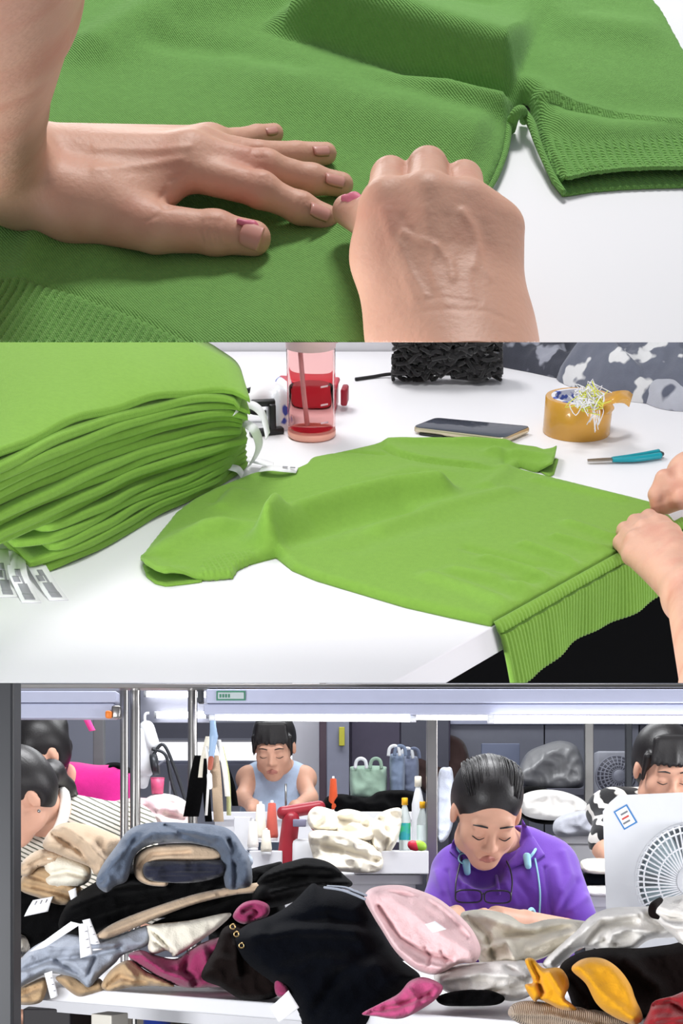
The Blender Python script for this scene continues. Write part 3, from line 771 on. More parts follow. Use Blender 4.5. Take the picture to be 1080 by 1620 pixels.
# ---- water bottle
m_pinkglass = mat('pink_clear_plastic', (250, 222, 220), rough=.02, vary=.02, trans=1, ior=1.03, spec=.5)
m_pink = mat('pink_plastic', (232, 190, 200), rough=.4, vary=.03)
m_water = mat('water', (254, 244, 242), rough=.02, vary=.01, trans=1, ior=1.04)
bc = p2(493, 690); Yc = (B.wpt(bc) - CAM).y; rb = 37.5 / F_PX * Yc
pitch = math.atan2(B.h, bc.y); vs_px = F_PX / Yc * math.cos(pitch)
H = 132 / vs_px
def up_(v_from, v_to): return (v_from - v_to) / vs_px
bo = thing('water_bottle', 'clear pink water bottle with pale pink lid standing by the red box', 'bottle', B, bc)
Mb = Matrix.Translation(bc)
part('body', lathe([(0, 0), (rb * .93, 0), (rb, .004), (rb, H), (rb * .97, H + .002), (rb * .94, H), (rb * .94, .016), (rb * .9, .013), (0, .013)], 40, Mb), m_pinkglass, bo)
part('water', lathe([(0, .0135), (rb * .90, .0135), (rb * .93, .02), (rb * .93, H * .56), (0, H * .56)], 40, Mb), m_water, bo)
part('base_cup', lathe([(0, .0005), (rb * .94, .0005), (rb * 1.01, .003), (rb * 1.01, .010), (rb * .95, .0105), (0, .0105)], 40, Mb), mat('coral_plastic', (246, 176, 158), rough=.3), bo)
ld = part('lid', lathe([(rb * .9, H - .002), (rb * 1.02, H - .001), (rb * 1.03, H + .022), (rb * .98, H + .034), (rb * .6, H + .042), (0, H + .043)], 40, Mb), m_pink, bo)
part('carry_loop', tube([tuple(bc + Vector((rb * .95 + .012 * math.cos(a), 0, H + .022 + .014 * math.sin(a)))) for a in np.linspace(0, 2 * math.pi, 20)[:-1]], .0045, 8, closed=True), m_pink, ld)
part('straw', tube([bc + Vector((-.006, 0, .016)), bc + Vector((-.012, 0, H * .6)), bc + Vector((-.016, 0, H + .01))], .0035, 8), m_pink, bo)
for k in range(3): part('volume_mark', box(bc + Vector((rb * .55, -rb * .84, H * (.22 + .2 * k))), (.012, .0006, .0025), (0, 0, 33)), m_pink, bo)

# ---- things behind and beside the bottle
m_red = mat('red_plastic', (196, 40, 62), rough=.35, vary=.06)
rb_ = thing('red_box', 'low red plastic box lying behind the water bottle', 'box', B, p2(500, 652))
part('body', box(p2(497, 654) + Vector((-.01, .03, .018)), (.090, .045, .034), (0, 0, -6), .004), m_red, rb_)
part('lid', box(p2(497, 654) + Vector((-.01, .03, .038)), (.094, .049, .008), (0, 0, -6), .003), m_red, rb_)
part('latch', box(p2(541, 654) + Vector((.004, .02, .022)), (.010, .03, .026), (0, 0, -6), .003), mat('dark_red_plastic', (150, 24, 44), rough=.4), rb_)
bt = thing('tape_cutter', 'black plastic tape cutter between the stack and the bottle', 'tool', B, p2(420, 688))
c_ = p2(424, 688)
part('ring', tube([tuple(p2(410, 640, .03) + Vector((.030 * math.cos(a), .02, .018 * math.sin(a)))) for a in np.linspace(0, 2 * math.pi, 24)[:-1]], .004, 8, closed=True), m_black, bt)
part('post', box(c_ + Vector((.006, .004, .022)), (.010, .014, .044), (0, 0, 15), .002), m_black, bt)
part('arm', box(c_ + Vector((-.006, .008, .044)), (.034, .012, .009), (0, 0, 10), .002), m_black, bt)
part('foot', box(c_ + Vector((-.002, 0, .005)), (.050, .014, .009), (0, 0, 20), .002), m_black, bt)
pb = thing('printed_bag', 'crumpled white plastic bag with blue print beside the bottle', 'bag', B, p2(440, 668))
cb = Ridges(31, 5, 60, 200)
def lump(P, poly_px, h, seed, step, prof=.02, kmin=20, kmax=90, amp=.35, zmin=.001):
    pl = [tuple(P.px(u, v))[:2] for u, v in poly_px]; pl = smooth_line(pl, 60, True); rg = Ridges(seed, 6, kmin, kmax)
    def zf(x, y):
        d = dist_line(x, y, pl, True); e = np.clip(d / prof, 0, 1); e = np.sqrt(1 - (1 - e) ** 2)
        return np.maximum(zmin, h * e * (1 + amp * rg(x, y)))
    return sheet(pl, zf, step, .002, floor=.0003)
part('film', lump(B, [(420, 655), (440, 640), (466, 650), (470, 672), (445, 682), (424, 675)], .050, 31, .003, .02, 60, 200, .5), mat('white_film', (236, 238, 244), rough=.25, vary=.03, spec=.6, rgb2=(70, 90, 190), mixscale=34, mixlo=.60, mixhi=.64), pb)
solo('paper_sheet', 'bent white paper leaning behind the green stack near the bottle', 'paper', B,
     ribbon([p2(394, 628, .05), p2(412, 620, .052), p2(432, 622, .045), p2(452, 634, .03)], (.1, 1, .5), .05, .0008), m_tag)
# phone
ph_ = thing('phone', 'smartphone lying face up with dark screen on the white table', 'phone', B, p2(745, 690))
pq = [p2(652, 674, .0115), p2(799, 692, .0115), p2(840, 674, .0115), p2(688, 660, .0115)]
def quad_slab(q, z0, z1, inset=0, bev=.002):
    c = sum(q, Vector()) / 4; q = [p + (c - p).normalized() * inset for p in q]
    r = []
    for k in range(4):                                            # rounded corners
        p, a, b = q[k], q[k - 1], q[(k + 1) % 4]
        for s in np.linspace(0, 1, 5):
            pa = p + (a - p).normalized() * .008; pb_ = p + (b - p).normalized() * .008
            r.append(tuple(pa * (1 - s) ** 2 + p * 2 * s * (1 - s) + pb_ * s * s)[:2])
    return prism(r, z0, z1, bev=bev)
part('body', quad_slab(pq, .0025, .0108, 0, .0022), mat('champagne_metal', (214, 202, 176), rough=.25, metal=.6), ph_, sharp=50)
part('screen', quad_slab(pq, .0095, .0114, .0015, .0004), mat('phone_glass', (74, 78, 90), rough=.12, spec=.6), ph_, sharp=50)
cm = part('camera_bump', quad_slab([p2(660, 676, .0115), p2(700, 681, .0115), p2(716, 674, .0115), p2(678, 668, .0115)], .0002, .0028, 0, .0006), m_black, ph_)
# parcel tape
tc_ = p2(911, 684); Yt = (B.wpt(tc_) - CAM).y; rt = 52.5 / F_PX * Yt
tp = thing('tape_roll', 'roll of brown packing tape standing on its side face near the phone', 'tape', B, tc_)
Mt = Matrix.Translation(tc_); hT = 54 / (F_PX / Yt * math.cos(pitch))
part('tape', lathe([(rt * .83, 0), (rt * .985, 0), (rt, .001), (rt, hT - .001), (rt * .985, hT), (rt * .83, hT), (rt * .83, 0)], 56, Mt), mat('brown_tape', (206, 152, 60), rough=.25, vary=.05, coat=.3), tp, sharp=40)
part('core', lathe([(rt * .72, .0005), (rt * .83, .0005), (rt * .83, hT + .0005), (rt * .72, hT + .0005), (rt * .72, .0005)], 56, Mt), mat('printed_core', (226, 226, 234), rough=.6, rgb2=(80, 100, 180), mixscale=60, mixlo=.52, mixhi=.56), tp, sharp=40)
part('loose_end', ribbon([p2(944, 641, hT + .004), p2(958, 632, hT + .012), p2(975, 628, hT + .016), p2(990, 628, hT + .012), p2(998, 634, hT + .004)], (.3, .8, .5), .024, .0008), MATS['brown_tape'], tp, label='loose orange tape end folded outward')
part('loose_end', ribbon([p2(960, 640, hT + .004), p2(964, 648, hT - .006), p2(958, 656, hT - .016)], (1, .2, .2), .014, .0008), MATS['brown_tape'], tp)
tw = []
for k in range(60):
    r = random.Random(200 + k); c = p2(932 + r.gauss(0, 9), 630 + r.gauss(0, 7), hT + .008 + r.uniform(-.004, .016)); pts = []
    for q in range(6): pts.append(c + Vector((r.gauss(0, .007), r.gauss(0, .007), r.gauss(0, .006))))
    tw.append(tube(pts, .0007, 4, smooth=18))
m_thr = mat('white_thread', (232, 230, 236), rough=.9)
tf = thing('thread_scraps', 'tangle of white and yellow thread scraps on top of the tape roll', 'thread', B, tc_ + Vector((.02, 0, hT)))
part('white_threads', join(*tw[:44]), m_thr, tf, kind='stuff')
part('yellow_threads', join(*tw[44:]), mat('yellow_thread', (216, 218, 90), rough=.9), tf, kind='stuff')
dr = []
for k in range(10):
    r = random.Random(300 + k); a = p2(940 + r.uniform(-9, 9), 640, hT + .004)
    dr.append(tube([a, a + Vector((.004, -.012, -.006)), a + Vector((.005 + r.gauss(0, .006), -.018, -.014 - r.uniform(0, .02)))], .0007, 4, smooth=10))
part('hanging_threads', join(*dr), m_thr, tf, kind='stuff')
# thread snips
sn = thing('thread_snips', 'teal handled thread snips lying beside the tape roll', 'scissors', B, p2(985, 730))
a, b, c, d = p2(929, 729, .004), p2(968, 727, .005), p2(1005, 724, .006), p2(1043, 718, .006)
mt_teal = mat('teal_plastic', (20, 150, 164), rough=.35, vary=.05)
w3 = Vector((0, .007, 0))
for s in (-1, 1):
    part('handle', tube([b + w3 * .3 * s, c + w3 * .75 * s, d + w3 * s], [.003, .0042, .0045], 10, smooth=16), mt_teal, sn)
    part('blade', join(ribbon([b + w3 * .3 * s, (a + b) / 2 + w3 * .3 * s, a + w3 * .1 * s], (0, 1, .2), .005, .001)), mat('blade_steel', (150, 140, 130), rough=.35, metal=.8), sn)
part('spring', tube([d - w3, d + Vector((.004, 0, 0)), d + w3], .0026, 8, smooth=10), m_black, sn)
# yarn
m_yarn = cloth('black_yarn', (44, 43, 44), bump=.6, bscale=600)
yb = thing('yarn_bundle', 'heap of black cords on the far side of the white table', 'yarn', B, p2(705, 598))
part('core', lump(B, [(630, 580), (650, 555), (720, 540), (785, 550), (790, 580), (770, 592), (690, 594), (640, 590)], .04, 5, .006, .10, 14, 50, .3), m_yarn, yb)
st = []
for k in range(150):
    r = random.Random(400 + k); pts = []
    u = r.uniform(632, 784); v = r.uniform(536, 596) + max(0, 655 - u) * .3; du = r.choice((-1, 1)) * r.uniform(12, 45)
    for q in range(5):
        uu = min(792, max(622, u + du * (q - 2) * .5)); vv = min(601, max(530, v + r.gauss(0, 7)))
        pts.append(p2(uu, vv, max(.004, .004 + (600 - vv) / 52 * .055 + r.uniform(-.006, .008))))
    st.append(tube(pts, .0032, 5, smooth=16))
part('cords', join(*st), m_yarn, yb, kind='stuff')
part('loose_cord', tube([p2(640, 592, .012), p2(615, 592, .006), p2(590, 596, .003), p2(562, 600, .003)], .003, 6, smooth=20), m_yarn, yb)
# patterned garments at the back right
m_camo = cloth('blue_grey_print', (104, 108, 122), vary=.15, rgb2=(214, 214, 216), mixscale=24, mixlo=.56, mixhi=.60)
m_camo2 = cloth('dark_grey_print', (66, 68, 78), vary=.15, rgb2=(150, 152, 164), mixscale=26, mixlo=.52, mixhi=.58)
def pile(name, label, cat, P, px_, h, seed, m, **k): return solo(name, label, cat, P, lump(P, px_, h, seed, **k), m)
pile('printed_garment', 'dark grey printed garment heaped right behind the black cords', 'garment', B, [(780, 574), (830, 552), (930, 548), (1010, 556), (1010, 590), (930, 605), (840, 590)], .075, 61, m_camo2, step=.005, prof=.13, kmin=45, kmax=190, amp=.75)
pile('printed_garment', 'blue grey and white printed garment heaped behind the tape roll', 'garment', B, [(880, 600), (940, 585), (1040, 560), (1140, 556), (1260, 580), (1240, 640), (1120, 652), (1030, 640), (950, 628)], .085, 62, m_camo, step=.005, prof=.13, kmin=40, kmax=180, amp=.75)
pile('printed_garment', 'pale patterned sleeve trailing forward from the heap behind the tape roll', 'garment', B, [(1000, 622), (1060, 612), (1140, 620), (1170, 648), (1100, 652), (1040, 646)], .035, 63, cloth('pale_grey_print', (176, 178, 188), rgb2=(90, 94, 110), mixscale=18, mixlo=.5, mixhi=.55), step=.005, prof=.03, kmin=24, kmax=90, amp=.5)

# ---- the two hands at the right
def hand_b(name, label, prims, res, row=None, base=None):
    o = thing(name, label, 'hand', B, Vector(base)); vf = organic(prims, res)
    if row: vf = cut_low(vf, B, row)
    part('skin', vf, m_skin, o); return o
U = [cap(p2(1092, 752, .058), p2(1120, 770, .055), .030, .032, .015), cap(p2(1120, 765, .058), p2(1320, 690, .14), .030, .04, .02)]
U += [cap(p2(1088, 750, .062), p2(1050, 757, .062), .0125, .0105, .008)] + chain([p2(1050, 757, .062), p2(1037, 782, .045), p2(1038, 806, .022)], [.0105, .0092, .0072], .003)
U += [cap(p2(1100, 765, .06), p2(1062, 770, .055), .012, .0105, .008)] + chain([p2(1062, 770, .055), p2(1048, 792, .036), p2(1046, 808, .020)], [.0100, .0088, .0070], .003)
U += [cap(p2(1110, 785, .05), p2(1078, 790, .045), .014, .0115, .008)] + chain([p2(1078, 790, .045), p2(1054, 802, .028)], [.0115, .0092], .003)
hb1 = hand_b('hand', 'hand pinching the hem beside the table edge, farther of the two at right', U, .0019, None, p2(1040, 812))
wa, wb = p2(1082, 950, .034), p2(1102, 930, .045)
Lh = [cap(wa, wb, .021, .021, .012)]
kk = [p2(1018, 838, .042), p2(1040, 830, .047), p2(1004, 856, .036), p2(1000, 878, .028)]
for q in kk: Lh.append(cap(wa.lerp(wb, .5), q, .022, .0112, .009))
tipz = [((1004, 826, .030), (1010, 822, .016)), ((1026, 818, .034), (1028, 816, .018)), ((988, 838, .026), (984, 842, .014)), ((982, 858, .020), (979, 862, .010))]
for q, (a, b) in zip(kk, tipz): Lh += [cap(q, p2(*a), .0108, .0092, .006), cap(p2(*a), p2(*b), .0092, .0078, .003)]
Lh += [cap(p2(1075, 880, .048), p2(1060, 845, .048), .016, .012, .01), cap(p2(1060, 845, .048), p2(1048, 826, .036), .0115, .0085, .004)]
Lh += [cap((wa + wb) / 2, p2(1140, 1090, .06), .025, .034, .015), cap(p2(1140, 1090, .06), p2(1190, 1300, .08), .034, .04, .01)]
hb2 = hand_b('hand', 'hand gripping the ribbed hem at the table edge, bare forearm below', Lh, .0019, ROW2, p2(1000, 880))
# ================================================================== 3. the workroom: women sewing behind a long table heaped with knitwear
C = ROOM; w = C.at
def X(u, Y): return (u - 540) / F_PX * Y
def Zr(v, Y): return 1.03 + (V0 - v) / F_PX * Y
def rect(u0, u1, v0, v1, Y, d, bev=.003, rot=0):
    """block whose front face fills a pixel rectangle at distance Y, d deep"""
    return box(((X(u0, Y) + X(u1, Y)) / 2, Y + d / 2, (Zr(v0, Y) + Zr(v1, Y)) / 2), (X(u1, Y) - X(u0, Y), d, Zr(v0, Y) - Zr(v1, Y)), (0, 0, rot), bev)
m_wallg = mat('grey_wall', (150, 152, 166), rough=.85, vary=.03, vscale=3)
m_floor = mat('workroom_floor', (58, 58, 62), rough=.6, vary=.15, vscale=6)
m_rail = mat('painted_rail', (172, 176, 198), rough=.5, vary=.03)
m_steel = mat('brushed_steel', (150, 148, 146), rough=.28, metal=1, vary=.1, vscale=20)
m_dsteel = mat('dark_steel', (62, 64, 68), rough=.4, metal=.6, vary=.1)
m_white = mat('white_plastic', (226, 228, 232), rough=.4, vary=.02)
m_top = mat('pale_table', (216, 216, 220), rough=.5, vary=.02)
m_lamp = mat('lamp_tube', (255, 255, 255), emit=6)
m_win = mat('daylight_pane', (250, 250, 255), emit=1.6)
YB = 7.6
struct('floor', C, box((0, 5, -.03), (9, 8, .06)), m_floor)
struct('wall_back', C, box((0, YB + .05, 1.3), (7, .1, 2.6)), m_wallg)
struct('wall_left', C, box((-3.0, 5.2, 1.3), (.1, 5, 2.6)), m_wallg)
struct('wall_right', C, box((3.4, 5.2, 1.3), (.1, 5, 2.6)), m_wallg)
win = tag(struct('window_1', C, rect(228, 482, 1170, 1204, YB - .04, .03, .004), m_win), 'bright strip window in the far wall behind the sleeveless woman')
part('window_frame', join(rect(226, 484, 1166, 1171, YB - .06, .05), rect(226, 484, 1203, 1207, YB - .06, .05)), m_rail, win)

# ---- long table
te = [(-.95, 2.93), (.0, 2.327), (.9, 1.76)]
dirx = Vector((.95 + .9, 1.76 - 2.93, 0)).normalized(); nin = Vector((-dirx.y, dirx.x, 0))
a_, b_ = Vector((-1.15, 0, 0)), Vector((1.1, 0, 0))
def edge_y(x): return 2.327 + (x - 0) * (-.615)
tp_ = [(-1.3, edge_y(-1.3)), (1.15, edge_y(1.15)), (1.15, 3.06), (-1.3, 3.5)]
tb3 = thing('sewing_table', 'long pale work table heaped with knitwear', 'table', C, (0, 2.7, 0))
part('top', prism(tp_, .722, .75, bev=.003), m_top, tb3, smooth=False)
part('apron', box(((tp_[0][0] + tp_[1][0]) / 2 + .012, edge_y(-.075) + .30, .69), (2.2, .02, .06), (0, 0, math.degrees(math.atan(-.615)))), m_top, tb3, smooth=False)
for u in (168,):
    xx = X(u, 2.62); part('leg', box((xx, edge_y(xx) + .06, .35), (.05, .05, .70), (0, 0, -31), .002), mat('cream_leg', (198, 194, 184), rough=.5), tb3, smooth=False)
for xx, yy in ((.9, 1.95), (-1.15, 3.4), (.95, 2.95)): part('leg', box((xx, yy, .35), (.05, .05, .70), (0, 0, -31), .002), MATS['cream_leg'], tb3, smooth=False)
solo('storage_crate', 'dark crate on the floor under the near end of the table', 'crate', C, rect(36, 112, 1596, 1760, 3.0, .3), mat('dark_crate', (30, 26, 30), rough=.6), smooth=False)
solo('storage_box', 'pale cardboard box on the floor under the table', 'box', C, rect(196, 290, 1592, 1800, 3.15, .3), mat('drab_box', (112, 106, 98), rough=.8), smooth=False)
solo('fabric_roll', 'blue fabric roll standing in shadow under the table', 'fabric', C, lathe([(0, 0), (.03, 0), (.03, .66), (.024, .672), (0, .672)], 20, Matrix.Translation((X(250, 3.08), 3.06, 0))), cloth('deep_blue', (30, 50, 130)))

# ---- rack over the table
rk = thing('overhead_rack', 'pale painted overhead rack rails on steel posts above the table', 'rack', C, (0, 3.1, 0))
part('upper_rail', rect(326, 1300, 1090, 1112, 3.05, .05), m_rail, rk, smooth=False)
part('lower_rail', rect(322, 1300, 1113.5, 1130, 3.06, .06), m_rail, rk, smooth=False)
part('steel_strip', rect(22, 1300, 1081.5, 1088.5, 3.06, .05, .002), m_steel, rk, smooth=False)
part('upper_rail', rect(-200, 184, 1093, 1111, 3.12, .05), m_rail, rk, smooth=False)
part('lower_rail', rect(-200, 180, 1112.5, 1136, 3.13, .05), m_rail, rk, smooth=False)
for u0, u1, v1, Y in ((190, 203, 1420, 3.22), (205.5, 222, 1420, 3.16), (297, 312, 1420, 3.2)):
    part('post', lathe([(0, 0), ((u1 - u0) / 2 / F_PX * Y,) * 1 + (0,), ((u1 - u0) / 2 / F_PX * Y, Zr(1083, Y)), (0, Zr(1083, Y))], 20, Matrix.Translation((X((u0 + u1) / 2, Y), Y, 0))), m_steel, rk, sharp=50)
part('bracket', rect(312, 321, 1084, 1112, 3.16, .03), m_dsteel, rk, smooth=False)
part('end_cap', rect(166, 176, 1124, 1136, 3.10, .02, .004), mat('orange_plastic', (220, 120, 40)), rk)
part('end_cap', rect(176, 190, 1116, 1136, 3.11, .03, .004), m_steel, rk)
lb = part('rail_label', rect(342, 388, 1093, 1108, 3.045, .004, .0005), mat('label_green', (60, 120, 96), rough=.5), rk, label='small green bordered label on the rail', smooth=False)
part('label_face', rect(344.5, 385.5, 1095.5, 1105.5, 3.043, .003, .0003), mat('label_grey', (172, 182, 184), rough=.5), lb, smooth=False)
for k in range(4): part('label_print', rect(347 + k * 4.5, 350 + k * 4.5, 1098, 1103.5, 3.042, .002, 0), MATS['label_green'], lb, smooth=False)
def lamp_tube(label, u0, v0, u1, v1, Y, r):
    o = thing('tube_lamp', label, 'lamp', C, (X((u0 + u1) / 2, Y), Y, Zr((v0 + v1) / 2, Y)), 'fluorescent tubes')
    a, b = Vector((X(u0, Y), Y, Zr(v0, Y))), Vector((X(u1, Y), Y, Zr(v1, Y))); d = (b - a).normalized()
    part('tube', tube([a + d * .012, b - d * .012], r, 12), m_lamp, o); part('socket', tube([a, a + d * .014], r * 1.12, 12), m_white, o); part('socket', tube([b - d * .014, b], r * 1.12, 12), m_white, o)
lamp_tube('long lit tube lamp under the rack rail, left of the two', 331, 1134.5, 658, 1137, 3.075, .0072)
lamp_tube('long lit tube lamp under the rack rail, right of the two', 771, 1138, 1260, 1139, 3.045, .0085)
lamp_tube('lit tube lamp joining the two under the rack rail', 640, 1134, 790, 1135, 3.10, .0065)
lamp_tube('short lit tube lamp far behind, between the two steel posts', 244, 1131, 330, 1131, 7.56, .018)
lamp_tube('dim lit tube lamp highest between the two steel posts', 228, 1098, 330, 1099, 7.56, .016)
solo('rack_post', 'dark metal rack post nearest the camera at the far left', 'post', C, join(rect(-40, 21, 1060, 2400, 1.9, .05, .004)), mat('charcoal_steel', (36, 37, 40), rough=.5, metal=.2), smooth=False)

# ---- far furnishings
m_dgrey = mat('dark_cabinet', (84, 84, 96), rough=.6, vary=.05); m_mid = mat('mid_grey_panel', (120, 122, 134), rough=.6, vary=.05); m_vio = mat('violet_grey_panel', (80, 74, 92), rough=.7, vary=.1)
m_pil = mat('white_pillar', (214, 212, 220), rough=.7, vary=.02)
def blk(name, label, cat, *a, m=None, **k): return solo(name, label, cat, C, rect(*a, **k), m, smooth=False)
sh = thing('wall_shelf', 'long dark shelf high on the far wall above the strip window', 'shelf', C, (X(330, 7.4), 7.4, Zr(1170, 7.4)))
part('board', rect(222, 425, 1143, 1170, 7.35, .2), m_dgrey, sh, smooth=False); part('trim', rect(222, 425, 1168, 1171, 7.33, .02, .001), m_mid, sh, smooth=False)
def column(name, label, u0, u1, v0, Y, d, m, mb):
    o = thing(name, label, 'pillar', C, (X((u0 + u1) / 2, Y), Y + d / 2, 0))
    part('shaft', rect(u0, u1, v0, V0 + 1.03 * F_PX / Y - 20, Y, d), m, o, smooth=False); part('foot', rect(u0 - 2, u1 + 2, V0 + 1.03 * F_PX / Y - 22, V0 + 1.03 * F_PX / Y, Y - .01, d + .02), mb, o, smooth=False)
column('wall_pillar', 'white square pillar behind the sleeveless woman', 462, 505, 1075, 7.0, .3, m_pil, m_mid)
column('rack_upright', 'dark slim upright beside the white pillar', 505, 516, 1075, 6.2, .05, mat('plum_steel', (84, 66, 78), rough=.5), m_dsteel)
column('wall_panel', 'blue grey cupboard side right of the dark slim upright', 517, 552, 1075, 6.8, .3, mat('blue_grey_panel', (146, 148, 166), rough=.6), m_mid)
column('rack_upright', 'steel upright rising behind the yellow capped bottles', 675, 692, 1120, 4.25, .04, m_steel, m_dsteel)
column('rack_upright', 'thin steel upright in front of the far grey fan', 925, 939, 1125, 5.3, .03, m_steel, m_dsteel)
column('rack_upright', 'grey upright behind the woman in pink', 147, 164, 1120, 5.0, .04, mat('grey_paint', (104, 106, 108), rough=.5), m_dsteel)
column('rack_upright', 'dull grey upright close to the woman in the zebra print top', 990, 1000, 1125, 5.6, .03, m_dsteel, m_dsteel)
cb3 = thing('cupboard', 'dark violet grey cupboard behind the green and blue bags', 'cupboard', C, (X(640, 6.9), 6.9, 0))
part('body', rect(553, 712, 1130, 1640, 6.9, .5), m_vio, cb3, smooth=False); part('door', rect(556, 632, 1134, 1636, 6.885, .02), m_vio, cb3, smooth=False); part('door', rect(634, 710, 1134, 1636, 6.885, .02), m_dgrey, cb3, smooth=False)
pn = thing('partition', 'long grey partition behind the purple shirted woman', 'partition', C, (X(870, 7.1), 7.1, 0))
part('panel', rect(712, 860, 1125, 1640, 7.0, .08), m_mid, pn, smooth=False); part('panel', rect(862, 1010, 1125, 1640, 7.0, .08), m_mid, pn, smooth=False); part('panel', rect(1012, 1250, 1125, 1640, 7.0, .08), m_dgrey, pn, smooth=False)
part('top_rail', rect(712, 1250, 1140, 1146, 6.98, .04), m_rail, pn, smooth=False)

def work_table(label, u0, u1, v, Y, d, m=m_top):
    z = Zr(v, Y); o = thing('work_table', label, 'table', C, (X((u0 + u1) / 2, Y), Y + d / 2, 0))
    x0, x1 = X(u0, Y), X(u1, Y)
    part('top', box(((x0 + x1) / 2, Y + d / 2, z - .015), (x1 - x0, d, .03), bev=.003), m, o, smooth=False); part('apron', box(((x0 + x1) / 2, Y + .03, z - .07), (x1 - x0 - .04, .02, .08)), m, o, smooth=False)
    for xx in (x0 + .05, x1 - .05):
        for yy in (Y + .05, Y + d - .05): part('leg', box((xx, yy, (z - .03) / 2), (.04, .04, z - .03), bev=.002), m_dsteel, o, smooth=False)
    return z
zT = work_table('pale table with the red sewing machine and cream bundles', 330, 668, 1384, 4.3, .75)
zS = work_table('far pale table in front of the sleeveless woman', 330, 672, 1284, 5.0, .3)
zL = work_table('pale table with pink fabric between the women at left', 120, 330, 1318, 4.2, .8)
zR = work_table('pale table at right carrying the white heaps', 815, 1250, 1322, 5.0, .8)
zQ = work_table('pale table edge between the purple shirt and the fan', 880, 1250, 1418, 3.75, .4)

# ---- heaps and garments (outline, distance, swell); folds are traced lines
GARM = []
def garment(name, label, cat, out, Y, T, m, folds=(), seed=1, amp=.024, R=26, step=3.6, k=(.045, .24), lean=.35, group=None, ang=None, spread=180, sm=True, parent=None, back=.5):
    out = [tuple(map(float, q)) for q in out]; T = T * .75; R = R * .6; amp = amp * 1.2
    pl = smooth_line(out, max(40, len(out) * 5), True) if sm else np.array(out)
    V, Fs = mesh2d(pl, step); u, v = V[:, 0], V[:, 1]
    d = dist_line(u, v, pl, True); e = np.clip(d / R, 0, 1); e = np.sqrt(np.maximum(0, 1 - (1 - e) ** 2))
    vb = pl[:, 1].max(); off = T * e + lean * (vb - v) * -1 / F_PX * Y
    rg = Ridges(seed, 6, k[0], k[1], ang, spread); rf = Ridges(seed + 500, 5, .18, .5); ins = np.clip(d / (R * .5), 0, 1)
    off = off + amp * rg(u, v) * (.25 + .75 * ins) * np.clip(d / 5, 0, 1)
    off = off + min(.004, amp * .25) * rf(u, v) * np.clip(d / 6, 0, 1)
    for line, w_, h_ in folds: off = off + h_ * gauss(dist_line(u, v, line), w_) * np.clip(d / 4, 0, 1)
    Yf = Y - off; Yb = np.where(d < .5, Yf, Y + T * back * e + lean * (vb - v) / F_PX * Y)
    def P3(Yv): return np.c_[(u - 540) / F_PX * Yv, Yv, 1.03 + (V0 - v) / F_PX * Yv]
    n = len(u); F2 = [f[::-1] for f in Fs] + [tuple(i + n for i in f) for f in Fs]
    for a, b in boundary_edges(Fs): F2.append((a, b, b + n, a + n))
    Vb = P3(Yb); Vt = P3(Yf); vf = (np.concatenate([Vt, Vb]), F2)
    bm = to_bm(vf); bmesh.ops.remove_doubles(bm, verts=bm.verts, dist=1e-5); bmesh.ops.recalc_face_normals(bm, faces=bm.faces); vf = from_bm(bm)
    GARM.append(vf)
    if parent: return part(name, vf, m, parent)
    return solo(name, label, cat, C, vf, m, group)
def gc(n, rgb, sheen=.15, **k): return cloth('cloth_' + n, rgb, bscale=300, bdist=.002, bump=.6, vscale=40, sheen=sheen, **k)
blackm = gc('black', (9, 9, 10), sheen=.02, spec=.05); navy = gc('navy', (7, 9, 15), sheen=.02, spec=.05); beige = gc('beige', (196, 172, 146)); tan = gc('tan', (176, 148, 114)); cream = gc('cream', (226, 220, 204)); white = gc('white', (240, 237, 232)); ivory = gc('ivory', (240, 233, 216))
greyb = gc('greyblue', (88, 98, 114), vary=.2); greym = gc('greymelange', (150, 156, 168), vary=.14); mag = gc('magenta', (146, 52, 92)); pinkc = gc('pale_pink', (226, 190, 192)); mus = gc('mustard', (214, 152, 30)); brown = gc('brown_black', (22, 16, 15), sheen=.02, spec=.05); dred = gc('dark_red', (140, 34, 40)); magb = gc('pink_magenta', (176, 74, 116))
G = garment
# left heap, back to front
G('sweater', 'black sweater wedged under the beige pile at the far left', 'sweater', [(10, 1400), (60, 1385), (110, 1410), (130, 1440), (110, 1480), (60, 1500), (10, 1510)], 2.86, .10, blackm, seed=3)
G('sweater', 'cream striped sleeve poking out at the far left', 'sweater', [(10, 1475), (35, 1478), (48, 1490), (42, 1510), (20, 1520), (5, 1518)], 2.80, .05, gc('cream_stripe', (196, 190, 178), rgb2=(40, 40, 44), mixscale=40), seed=4)
G('sweater', 'folded tan sweater lowest of the beige pile at the far left', 'sweater', [(30, 1405), (45, 1372), (70, 1366), (110, 1392), (130, 1408), (104, 1432), (60, 1420)], 2.80, .09, tan, [([(40, 1400), (80, 1408), (115, 1420)], 5, -.03), ([(50, 1385), (90, 1400)], 5, -.02)], seed=5)
G('sweater', 'cream ribbed knit folded inside the beige pile', 'sweater', [(66, 1352), (90, 1348), (140, 1366), (142, 1392), (118, 1404), (76, 1402), (70, 1380)], 2.78, .08, cream, [([(72, 1385), (105, 1378), (140, 1388)], 4, -.02)], seed=6, amp=.006)
G('sweater', 'beige sweater draped on top of the pile beside the striped woman', 'sweater', [(68, 1340), (76, 1318), (96, 1303), (125, 1302), (160, 1312), (190, 1326), (182, 1352), (165, 1380), (150, 1384), (142, 1372), (118, 1362), (92, 1352)], 2.74, .10, beige, [([(84, 1320), (120, 1342), (150, 1372)], 5, -.03), ([(100, 1306), (140, 1335), (168, 1365)], 6, .02)], seed=7)
